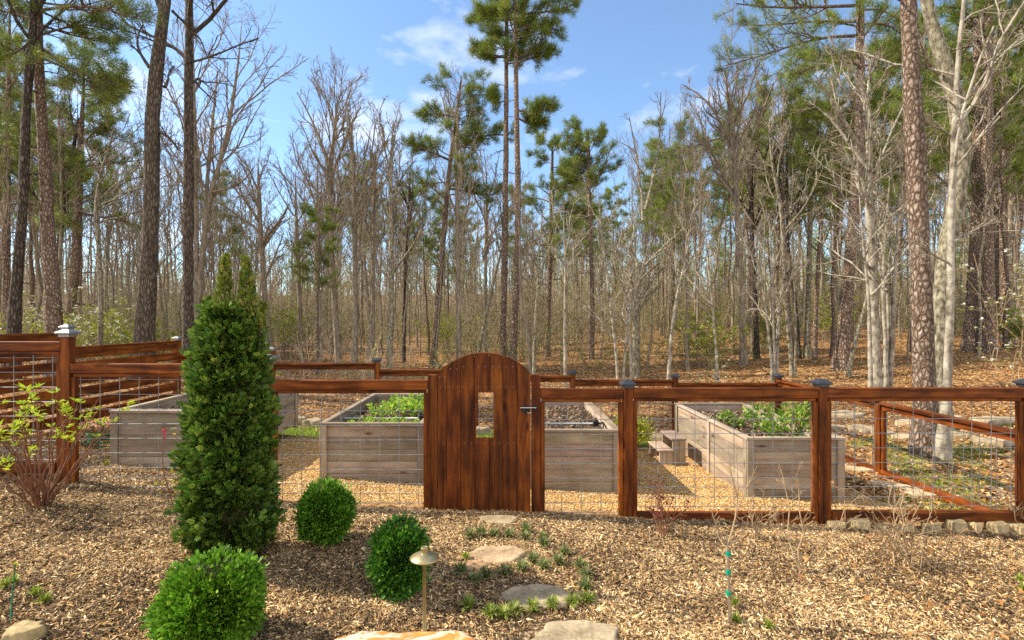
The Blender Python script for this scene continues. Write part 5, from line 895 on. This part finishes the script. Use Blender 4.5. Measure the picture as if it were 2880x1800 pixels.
def build_rocks():
    for i, (px, Y, rx, ry, lb, t, rz) in enumerate(STEP): rock('stepping_stone', lb, wx(px, Y), Y, rx, ry, .035, .052 if i in (0, 1, 2) else .045, 600 + i, 'stone', .8, t, rz, 'stepping stone', 'stepping stones to the gate')
    rock('boulder', 'white and orange boulder by the brass path light', -.58, 2.74, .42, .13, .085, .05, 611, 'orange_stone', .45, (1.1, 1.05, 1.0)); rock('boulder', 'grey-tan boulder overlapping the large flat slab', .22, 2.73, .36, .13, .085, .05, 612, 'stone', .45, (1.2, 1.15, 1.1))
    rock('boulder', 'yellowish sandstone block half sunk in the mulch in the corner', -2.60, 2.76, .095, .09, .06, .05, 613, 'stone', .55, (1.25, 1.15, .85), .3)
    for i, (px, rx, h, lb) in enumerate([(2350, .13, .05, 'small sunken rock beside the timber post base'), (2415, .17, .085, 'rounded pale rock under the bottom rail, largest of its row'), (2475, .10, .05, 'low flat rock under the bottom rail'), (2540, .13, .05, 'rock under the bottom rail behind the bare twiggy shrub'), (2620, .11, .06, 'dark rock wedged under the bottom rail'), (2690, .15, .095, 'squarish rock standing under the bottom rail'), (2740, .09, .08, 'narrow rock squeezed between two blocks under the rail'), (2800, .15, .095, 'broad grey block under the bottom rail'), (2860, .14, .085, 'tan block under the rail at the picture edge')]):
        Y = 5.27; rock('retaining_rock', lb, wx(px, Y), Y, rx * .8, .09, h * .85, h * .65, 620 + i, 'stone', .5, tuple(np.array([1.3, 1.2, .92]) * random.uniform(.8, 1.15)), random.uniform(-.25, .25), 'rock', 'rocks under the fence rail')
    for i, (px, py, rx, ry, h, lb) in enumerate([(2372, 1168, .55, .34, .10, 'large brown slab beyond the berry bed'), (2350, 1205, .34, .22, .09, 'tan ledge stone close to the timber post'), (2425, 1212, .42, .25, .11, 'wide tan ledge stone beside the side fence post'), (2490, 1222, .26, .2, .10, 'ledge stone just behind the side fence'), (2545, 1235, .30, .18, .09, 'pale flat ledge stone before the thick scaly pine'), (2560, 1195, .32, .22, .10, 'cracked ledge stone behind the thick scaly pine'), (2690, 1228, .22, .17, .10, 'ledge stone beside the white blotched tree'), (2735, 1212, .36, .25, .13, 'white topped ledge stone, highest of the row'), (2770, 1248, .30, .2, .11, 'ledge stone with a dark hollow beneath'), (2835, 1252, .36, .22, .12, 'long pale ledge stone beyond the fence rail'), (2885, 1240, .32, .24, .14, 'ledge stone at the very edge of the picture'), (2660, 1180, .4, .22, .12, 'flat stone in the leaves up the slope'), (2800, 1190, .5, .25, .12, 'broad stone ledge half covered with leaves')]):
        Y = min(solve_Y(px, py), 11); rock('ledge_stone', lb, wx(px, Y), Y, rx * .8, ry, h * .75, h * .80, 640 + i, 'stone', .6, tuple(np.array([1.25, 1.2, 1.15]) * random.uniform(.85, 1.15)), random.uniform(-.3, .3), 'rock', 'ledge stones beyond the side fence', None, random.uniform(-.1, .1))
    for i, (px, py, rx, lb) in enumerate([(2405, 1326, .22, 'pale edging stone between the berry bed and side fence post'), (2500, 1372, .26, 'long white edging stone below the side fence'), (2556, 1388, .2, 'white edging stone nearest the thick wire rods'), (2598, 1402, .16, 'last small edging stone beneath the side rail')]):
        Y = solve_Y(px, py); rock('edging_stone', lb, wx(px, Y), Y, rx, .09, .05, .04, 670 + i, 'stone', .6, (1.45, 1.4, 1.35), -.5, 'rock', 'edging stones by the side fence')
    for i, (px, py, rx, lb) in enumerate([(838, 1188, .14, 'dark rounded rock beside the bed of green leaves'), (880, 1185, .2, 'pale flat rock beside the bed of green leaves'), (1860, 1240, .2, 'flat tan rock behind the step stool'), (1350, 1222, .16, 'tan rock seen through the gate window'), (2400, 1452, .0, '')]):
        if rx:
            Y = min(solve_Y(px, py), 9.6); rock('garden_rock', lb, wx(px, Y), Y, rx, rx * .7, .09, .05, 680 + i, 'stone', .4, None, 0, 'rock', 'rocks in the gravel')

# ------------------------------------------------------------------ planting in front of the fence
def sprays(P, D, N, size, pal, w, g, nl=7, bright=None, wf=.18):
    """flat fan-shaped evergreen sprays"""
    n = len(P); D = nrm(D); N = nrm(N - D * (N * D).sum(1, keepdims=True)); Sd = np.cross(D, N); off = [0, .12, .12, .34, .34, .58, .58][:nl]; ang = [0, .62, -.62, .55, -.55, .45, -.45][:nl]; ln = [1., .5, .5, .46, .46, .36, .36][:nl]
    col_ = np.array(pal)[g.choice(len(pal), n, p=np.array(w) / sum(w))] * g.uniform(.8, 1.2, (n, 1)); 
    if bright is not None: col_ = col_ * bright[:, None]
    Vs, Ts, Cs = [], [], []; k = 0
    for o, a, l in zip(off, ang, ln):
        s = size[:, None]; p = P + D * o * s; d = D * math.cos(a) + Sd * math.sin(a) + g.normal(size=(n, 3)) * .09; V, T = leaves(p, d, N, size * l, size * wf + .002, .12); Vs.append(V); Ts.append(T + k); k += len(V); Cs.append(np.repeat(col_, 4, 0) * (np.tile([.8, 1., 1.25, 1.], n)[:, None]))
    return np.concatenate(Vs), np.concatenate(Ts), np.concatenate(Cs)
def lumpy(x, y, z0, prof, seed, k=.72, nu=30, nv=30):
    u = np.linspace(0, 2 * PI, nu, endpoint=False); v = np.linspace(0, 1, nv); U, Vv = np.meshgrid(u, v); r = prof(Vv) * k * (1 + (vnoise(U * 2.2 + seed, Vv * 9, seed) - .5) * .5)
    V = np.stack([x + r * np.cos(U), y + r * np.sin(U), z0 + Vv * prof.h * .96], -1).reshape(-1, 3); i = np.arange(nv - 1)[:, None] * nu + np.arange(nu)[None]; j = np.arange(nv - 1)[:, None] * nu + (np.arange(nu)[None] + 1) % nu
    return V, np.stack([i, j, j + nu, i + nu], -1).reshape(-1, 4)
class Prof:
    def __init__(s, t, r, h): s.t, s.r, s.h = t, r, h
    def __call__(s, v): return np.interp(v, s.t, s.r)
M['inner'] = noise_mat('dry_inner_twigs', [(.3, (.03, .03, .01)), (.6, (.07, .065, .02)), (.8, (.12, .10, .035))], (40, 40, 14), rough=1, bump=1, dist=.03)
def build_evergreens():
    g = np.random.default_rng(70); Y = 3.95; s = Y / F; x = wx(645, Y); z0 = g1(x, Y); h = wz(890, Y) - z0
    pr = Prof([0, .04, .12, .25, .42, .6, .74, .84, .9, .96, 1.], np.array([70, 98, 111, 110, 102, 90, 78, 69, 60, 44, 20]) * s, h)
    root = thing('arborvitae', 'tall columnar evergreen with two pointed tips in front of the fence', 'evergreen shrub', (x, Y, z0))
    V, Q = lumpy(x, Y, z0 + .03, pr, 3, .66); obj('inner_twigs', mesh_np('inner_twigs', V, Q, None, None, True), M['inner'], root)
    w = MB(); w.tube([(x, Y, z0 - .05), (x + .01, Y, z0 + .2)], [.04, .03], 10); w.build('trunk', M['bark_pine'], root)
    nc = 400; t = g.random(nc) ** .9; a = np.arange(nc) * 2.39996 + g.normal(size=nc) * .3; o = np.stack([np.cos(a), np.sin(a), np.zeros(nc)], 1); r = pr(t) * g.uniform(.66, .98, nc)
    c0 = np.stack([x + r * np.cos(a), Y + r * np.sin(a), z0 + .03 + t * h], 1); cd = nrm(o * g.uniform(.55, 1.1, nc)[:, None] + np.array([0, 0, .75]) + g.normal(size=(nc, 3)) * .25); ct = g.uniform(.72, 1.25, nc)
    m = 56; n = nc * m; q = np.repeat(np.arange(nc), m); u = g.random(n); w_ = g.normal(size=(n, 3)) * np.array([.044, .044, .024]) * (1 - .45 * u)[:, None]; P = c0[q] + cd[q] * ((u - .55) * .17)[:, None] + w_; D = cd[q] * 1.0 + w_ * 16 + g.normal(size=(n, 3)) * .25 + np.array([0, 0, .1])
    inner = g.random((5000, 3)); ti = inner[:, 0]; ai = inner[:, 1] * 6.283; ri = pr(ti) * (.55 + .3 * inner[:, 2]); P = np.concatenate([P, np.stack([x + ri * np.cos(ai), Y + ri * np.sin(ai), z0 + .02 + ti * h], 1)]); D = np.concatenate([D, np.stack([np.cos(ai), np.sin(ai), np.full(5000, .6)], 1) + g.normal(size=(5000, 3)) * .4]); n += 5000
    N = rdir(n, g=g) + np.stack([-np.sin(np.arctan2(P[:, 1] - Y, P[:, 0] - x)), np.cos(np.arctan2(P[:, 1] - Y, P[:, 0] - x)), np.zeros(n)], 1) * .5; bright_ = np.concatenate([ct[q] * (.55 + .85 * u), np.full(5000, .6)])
    PAL = [(.065, .135, .016), (.10, .175, .022), (.15, .22, .03), (.23, .27, .045), (.038, .085, .012)]; size = g.uniform(.042, .075, n)
    P2 = []; D2 = []
    for (pxb, pxt, pyt, nn, rw) in ((624, 636, 716, 760, 34), (702, 690, 722, 760, 34), (588, 582, 835, 300, 18), (664, 662, 850, 260, 18), (728, 740, 850, 240, 15)):
        tt = g.random(nn) ** .8; zb_ = wz(925, Y); zt_ = wz(pyt, Y); cx = wx(pxb, Y) * (1 - tt) + wx(pxt, Y) * tt; rr = rw * s * (1 - tt) ** .85 * np.sqrt(g.random(nn)) + .006; aa = g.uniform(0, 6.28, nn)
        P2.append(np.stack([cx + rr * np.cos(aa), Y + rr * np.sin(aa), zb_ + (zt_ - zb_) * tt - .02], 1)); D2.append(np.stack([np.cos(aa) * .5, np.sin(aa) * .5, np.full(nn, 1.1)], 1) + g.normal(size=(nn, 3)) * .2)
        w = MB(); w.tube([(wx(pxb, Y), Y, zb_ - .2), (wx((pxb + pxt) / 2, Y), Y, (zb_ + zt_) / 2), (wx(pxt, Y), Y, zt_ - .03)], [.012, .008, .003], 6); w.build('leader', M['red_stem'], root)
    P2 = np.concatenate(P2); D2 = np.concatenate(D2); m = len(P2)
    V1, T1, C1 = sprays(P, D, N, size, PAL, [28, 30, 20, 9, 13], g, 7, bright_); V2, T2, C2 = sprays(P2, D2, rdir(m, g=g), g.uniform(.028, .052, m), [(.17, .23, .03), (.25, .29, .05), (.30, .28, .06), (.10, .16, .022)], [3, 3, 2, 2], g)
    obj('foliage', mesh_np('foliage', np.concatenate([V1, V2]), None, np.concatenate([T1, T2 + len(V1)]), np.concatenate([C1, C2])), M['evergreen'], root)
    for i, (px, Y, rw, hh, lb, pal) in enumerate([(597, 2.84, .268, .46, 'bright green round shrub at the bottom edge, largest of three', [(.12, .29, .016), (.19, .38, .026), (.29, .46, .04), (.07, .18, .011)]), (915, 4.33, .208, .50, 'round green shrub between the tall evergreen and the arched gate', [(.10, .26, .016), (.155, .33, .025), (.24, .40, .035), (.06, .16, .011)]), (1124, 3.58, .185, .50, 'dark green round shrub right behind the brass path light', [(.06, .19, .017), (.10, .25, .024), (.16, .32, .034), (.038, .12, .012)])]):
        x = wx(px, Y); z0 = g1(x, Y); tq = np.linspace(0, 1, 13); pr = Prof(tq, rw * np.sqrt(np.clip(1 - ((tq - .47) / .55) ** 2, .02, 1)) ** .9, hh); root = thing('globe_shrub', lb, 'evergreen shrub', (x, Y, z0), 'round evergreen shrubs')
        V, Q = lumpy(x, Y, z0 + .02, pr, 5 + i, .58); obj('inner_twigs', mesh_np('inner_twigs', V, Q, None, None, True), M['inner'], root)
        nc = 150; k = np.arange(nc) + .5; ph = np.arccos(1 - 1.86 * k / nc); th = k * 2.39996 + i; cdir = nrm(np.stack([np.cos(th) * np.sin(ph), np.sin(th) * np.sin(ph), np.cos(ph)], 1) + g.normal(size=(nc, 3)) * .10); cr_ = g.uniform(.70, 1.0, nc); m = 125; n = nc * m; q = np.repeat(np.arange(nc), m); u = g.random(n)
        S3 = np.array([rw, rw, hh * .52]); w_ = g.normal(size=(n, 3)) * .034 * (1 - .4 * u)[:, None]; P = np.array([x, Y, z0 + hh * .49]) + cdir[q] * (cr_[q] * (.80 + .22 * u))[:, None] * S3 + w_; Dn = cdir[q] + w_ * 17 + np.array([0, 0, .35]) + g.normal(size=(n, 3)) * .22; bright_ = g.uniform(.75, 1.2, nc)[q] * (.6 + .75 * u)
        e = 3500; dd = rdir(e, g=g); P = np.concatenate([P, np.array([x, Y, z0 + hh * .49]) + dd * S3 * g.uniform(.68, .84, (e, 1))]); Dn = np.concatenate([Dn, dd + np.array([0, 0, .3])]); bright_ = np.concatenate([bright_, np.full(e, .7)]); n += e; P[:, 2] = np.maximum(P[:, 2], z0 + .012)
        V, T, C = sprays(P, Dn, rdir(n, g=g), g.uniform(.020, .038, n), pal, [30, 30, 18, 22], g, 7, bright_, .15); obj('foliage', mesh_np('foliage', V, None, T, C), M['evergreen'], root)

TUFT = [(1260, 375), (1335, 375), (1430, 375), (1530, 380), (1650, 340), (1640, 395), (1760, 395), (1765, 450), (1905, 505), (1690, 550), (1620, 620), (1765, 605), (1865, 580), (2020, 590), (2055, 660), (2050, 740), (2060, 840), (1200, 640), (1380, 650), (1510, 640), (1300, 705), (1250, 865), (1400, 930), (1490, 950), (1565, 910), (1690, 890), (1830, 870), (1960, 850)]
def grass_tuft(x, y, r, h, n, seed, name, label, pal, group):
    g = np.random.default_rng(seed); z = g1(x, y); a = g.uniform(0, 6.28, n); k = 5; P = np.zeros((n, k, 3)); P[:, 0] = np.stack([x + g.normal(size=n) * r * .12, y + g.normal(size=n) * r * .12, np.full(n, z)], 1); q = g.uniform(.4, 1.1, n)
    for j in range(1, k): t = j / (k - 1); P[:, j] = P[:, 0] + np.stack([np.cos(a) * r * q * t ** 1.2, np.sin(a) * r * q * t ** 1.2, h * (1.3 - .3 * q) * (t * 1.9 - 1.25 * t * t * q)], 1)
    sd = np.stack([-np.sin(a), np.cos(a), np.zeros(n)], 1)[:, None]; w = (.0058 * np.array([.7, 1, .9, .65, .1]))[None, :, None]; V = np.stack([P - sd * w, P + sd * w], 2).reshape(-1, 3)
    b = np.arange(n)[:, None] * k * 2 + np.arange(k - 1)[None] * 2; Q = np.stack([b, b + 1, b + 3, b + 2], -1).reshape(-1, 4); C = np.repeat(palette(n, pal, [1] * len(pal), .15), k * 2, 0)
    o = obj(name, mesh_np(name, V, Q, None, C), M['leaf'], None, (x, y, z)); return tag(o, label, 'plant', group)
def build_planting():
    for i, (a, b) in enumerate(TUFT):
        px, py = 800 + a / 2.42, 1350 + (b + 22) / 2.42; Y = solve_Y(px, py); yl = b > 800
        grass_tuft(wx(px, Y), Y, .075, .062, 60, 700 + i, 'grass_tuft', 'small grassy tuft with arching blades planted among the stepping stones', [(.30, .36, .06), (.22, .30, .05), (.40, .42, .12)] if yl else [(.14, .22, .045), (.20, .27, .07), (.30, .32, .13), (.34, .30, .16)], 'grassy tufts along the stepping stones')
    for i, (px, py) in enumerate([(100, 1680), (125, 1705), (15, 1665), (35, 1650), (2065, 1712), (2070, 1755), (2160, 1775), (2875, 1665), (2868, 1640), (300, 1312), (1310, 1580)]):
        Y = solve_Y(px, py); grass_tuft(wx(px, Y), Y, .05, .05, 26, 740 + i, 'weed', 'small yellow-green weed sprouting from the wood chips', [(.34, .40, .05), (.26, .34, .05)], 'weeds in the wood chips')
    # path light
    Y = 3.06; x = wx(1194, Y); z = g1(x, Y); L_ = thing('path_light', 'brass mushroom path light on a thin stem in the wood chips', 'garden light', (x, Y, z)); zt = wz(1538, Y)
    MB().tube([(x, Y, z - .08), (x, Y, zt - .085)], .0115, 16).build('stem', M['brass'], L_, True)
    hat = MB(); hat.lathe([(.001, -.052), (.04, -.054), (.080, -.0665), (.0865, -.070), (.0875, -.066), (.0845, -.060), (.060, -.046), (.034, -.034), (.022, -.031)], 48, (x, Y, zt)); hat.build('lamp_shade', M['brass'], L_, True)
    t = MB(); t.lathe([(.0225, -.034), (.0225, -.004), (.0205, -.001), (.016, -.001), (.015, -.003), (.001, -.003)], 32, (x, Y, zt)); t.build('finial', M['brass'], L_, False); t = MB(); t.lathe([(.0118, -.10), (.016, -.098), (.016, -.056)], 24, (x, Y, zt)); t.build('socket', M['brass'], L_, True)
    # shrubs
    x, y = -4.18, 4.62; z = g1(x, y); s = thing('leafing_shrub', 'many stemmed shrub opening yellow-green leaves before the corner post', 'shrub', (x, y, z)); g = np.random.default_rng(802); ns = 30; P = np.zeros((ns, 8, 3)); a = g.uniform(0, 6.28, ns); rr = np.sqrt(g.random(ns)); hh = g.uniform(.75, 1.12, ns) * (1 - .22 * rr ** 2)
    for j in range(8): t = j / 7; P[:, j] = np.stack([x + np.cos(a) * rr * (.05 + .62 * t ** 1.15), y + np.sin(a) * rr * (.05 + .5 * t ** 1.15), z - .03 + hh * t], 1) + g.normal(size=(ns, 3)) * .014 * (j > 0)
    w = Wood(); w.add(P, np.linspace(.0095, .0032, 8)[None] * g.uniform(.75, 1.15, (ns, 1)), 6); A, RA = grow(P, np.full((ns, 8), .004), 3, .5, .95, (.3, .8), .3, 5, .3, .1, .8, .002, g); w.add(A, RA, 4); obj('stems', w.mesh('stems'), M['red_stem'], s)
    tp = np.concatenate([P[:, -1], A[g.random(len(A)) < .6, -1], A[g.random(len(A)) < .12, 2], P[g.random(ns) < .3, 5]]); tp = tp[g.random(len(tp)) < .72]; c = np.repeat(tp, 6, 0); n = len(c); a = g.uniform(0, 6.28, n); D = np.stack([np.cos(a), np.sin(a), g.uniform(.0, 1.3, n)], 1); V, T = leaves(c + g.normal(size=(n, 3)) * .007, D, rdir(n, 1.2, g), g.uniform(.035, .085, n), g.uniform(.016, .032, n), .25)
    obj('leaves', mesh_np('leaves', V, None, T, np.repeat(palette(n, [(.44, .56, .03), (.54, .60, .04), (.36, .50, .04)], [3, 2, 2], .1), 4, 0)), M['leaf'], s)
    DL = [(.34, .17, .08), (.42, .26, .14), (.22, .10, .05)]
    for (nm, lb, px, py, rx, h, ns, nl, pal, sd, st) in [('bare_shrub', 'bare twiggy shrub standing before the timber post', 2266, 1609, .42, .95, 5, 16, DL, 811, 'tan_stem'), ('bare_shrub', 'wide bare shrub with a few dry leaves in front of the rock row', 2562, 1602, .62, .80, 11, 90, DL, 812, 'tan_stem'), ('bare_shrub', 'small shrub with dark red leaves by the fence post', 1857, 1514, .28, .55, 6, 60, [(.16, .03, .025), (.24, .05, .04)], 813, 'red_stem'), ('bare_shrub', 'bare twigs poking up at the end of the rock row', 2890, 1500, .3, .5, 6, 14, DL, 814, 'tan_stem'), ('bare_shrub', 'low sprawling bare twigs behind the staked sapling', 2130, 1520, .3, .45, 5, 6, DL, 815, 'tan_stem')]:
        Y = solve_Y(px, py); bush(nm, lb, wx(px, Y), Y, rx, rx * .7, h, ns, nl, pal, seed=sd, stem=st, nb=7, rad=.0065, lmat='dead_leaf', L=(.025, .05), group='bare shrubs in the wood chips', fol='dry_leaves')
    # sapling on its stake
    Y = solve_Y(2055, 1759); x = wx(2055, Y); z = g1(x, Y); s = thing('staked_sapling', 'young bare sapling tied to a thin stake with green tape', 'young tree', (x, Y, z)); k = Y / F
    pts = [(2055, 1765), (2053, 1690), (2049, 1620), (2046, 1545), (2047, 1525)]; P = [(wx(a, Y), Y, wz(b, Y)) for a, b in pts]; MB().tube(P, [.011, .0095, .009, .0095, .006], 8).build('trunk', M['tan_stem'], s, True)
    MB().tube([(x - .014, Y - .012, z - .05), (wx(2043, Y), Y - .012, wz(1500, Y))], .005, 6).build('stake', M['steel'], s)
    ln = [[(2047, 1530, 4, 0), (2062, 1500, 4, .02), (2072, 1440, 3.2, .05), (2078, 1380, 2.4, .08), (2069, 1260, 1.2, .12)], [(2047, 1535, 4, 0), (2030, 1515, 3.4, -.02), (2010, 1470, 2.4, -.05), (1998, 1420, 1.4, -.08)], [(2072, 1440, 3, .05), (2090, 1400, 2.4, .03), (2110, 1350, 1.8, .0), (2130, 1310, 1.2, -.03)], [(2050, 1530, 3.2, .0), (2065, 1525, 2.6, .02), (2085, 1510, 2., .04), (2092, 1490, 1.2, .06)], [(2076, 1400, 2.4, .06), (2060, 1350, 1.8, .03), (2050, 1300, 1.2, 0), (2048, 1250, 1., 0)], [(2046, 1540, 3, .0), (2030, 1530, 2, .06), (2015, 1500, 1.4, .1), (2012, 1470, 1., .12)]]
    A, RA = px_limbs(ln, Y, None, 8); RA = RA * 1.35; g = np.random.default_rng(5); B, RB = grow(A, RA, 7, .3, 1, (.3, .8), .28, 4, .15, .12, .6, .0012, g); w = Wood(); w.add(A, RA, 6); w.add(B, RB, 4); obj('branches', w.mesh('branches'), M['tan_stem'], s)
    for py in (1556, 1608, 1667): MB().tube([(wx(2049, Y) - .004, Y - .006, wz(py + 5, Y)), (wx(2049, Y) - .004, Y - .006, wz(py - 6, Y))], .0165, 10).build('tape', M['tape_green'], s)
    # ribboned whip and a leafy shoot by the tall evergreen
    Y = 4.75; x = wx(492, Y); z = g1(x, Y); s = thing('young_whip', 'single dark red whip with a pink ribbon near its tip', 'young plant', (x, Y, z)); P = smooth_path([(wx(a, Y), Y, b if b < 3 else wz(b, Y)) for a, b in ((492, z - .03), (478, 1385), (462, 1345), (455, 1300), (459, 1250), (461, 1200))], 12); MB().tube(P, np.linspace(.0062, .003, 12), 6).build('stem', M['red_stem'], s, True)
    r = MB(); r.box(wx(461, Y) - .009, wx(461, Y) + .009, Y - .009, Y + .009, wz(1216, Y), wz(1207, Y), (1, 1, 1), .002); r.box(wx(462, Y) + .002, wx(462, Y) + .012, Y - .007, Y - .004, wz(1234, Y), wz(1215, Y), (1, 1, 1), .001); r.build('ribbon', M['ribbon'], s)
    bush('leafy_shoot', 'thin shoots with yellow leaf tips close against the tall evergreen', wx(515, 4.55), 4.55, .14, .1, .78, 4, 46, [(.5, .5, .05), (.44, .36, .06)], seed=820, stem='red_stem', nb=4, L=(.03, .06), rad=.005)
    Y = solve_Y(28, 1752); x = wx(28, Y); z = g1(x, Y); s = thing('flower_stalk', 'single green stalk with a tiny yellow tip in the wood chips', 'plant', (x, Y, z)); MB().tube([(x, Y, z - .02), (x + .015, Y, z + .17), (x + .03, Y, wz(1588, Y))], [.0042, .0036, .0025], 6).build('stem', M['hose'], s, True)
    V, T = leaves(np.tile([[x + .03, Y, wz(1588, Y)]], (7, 1)), rdir(7, .6), rdir(7), np.full(7, .022), np.full(7, .012)); obj('bud', mesh_np('bud', V, None, T, np.tile([[.5, .5, .04]], (28, 1))), M['leaf'], s)
build_fences(); build_gate(); build_beds(); build_rocks(); build_evergreens(); build_planting()
scatter_chips(); scatter_gravel(); scatter_leaves(); scatter_grass()
build_key_trees(); build_woods(); build_forest_shrubs()
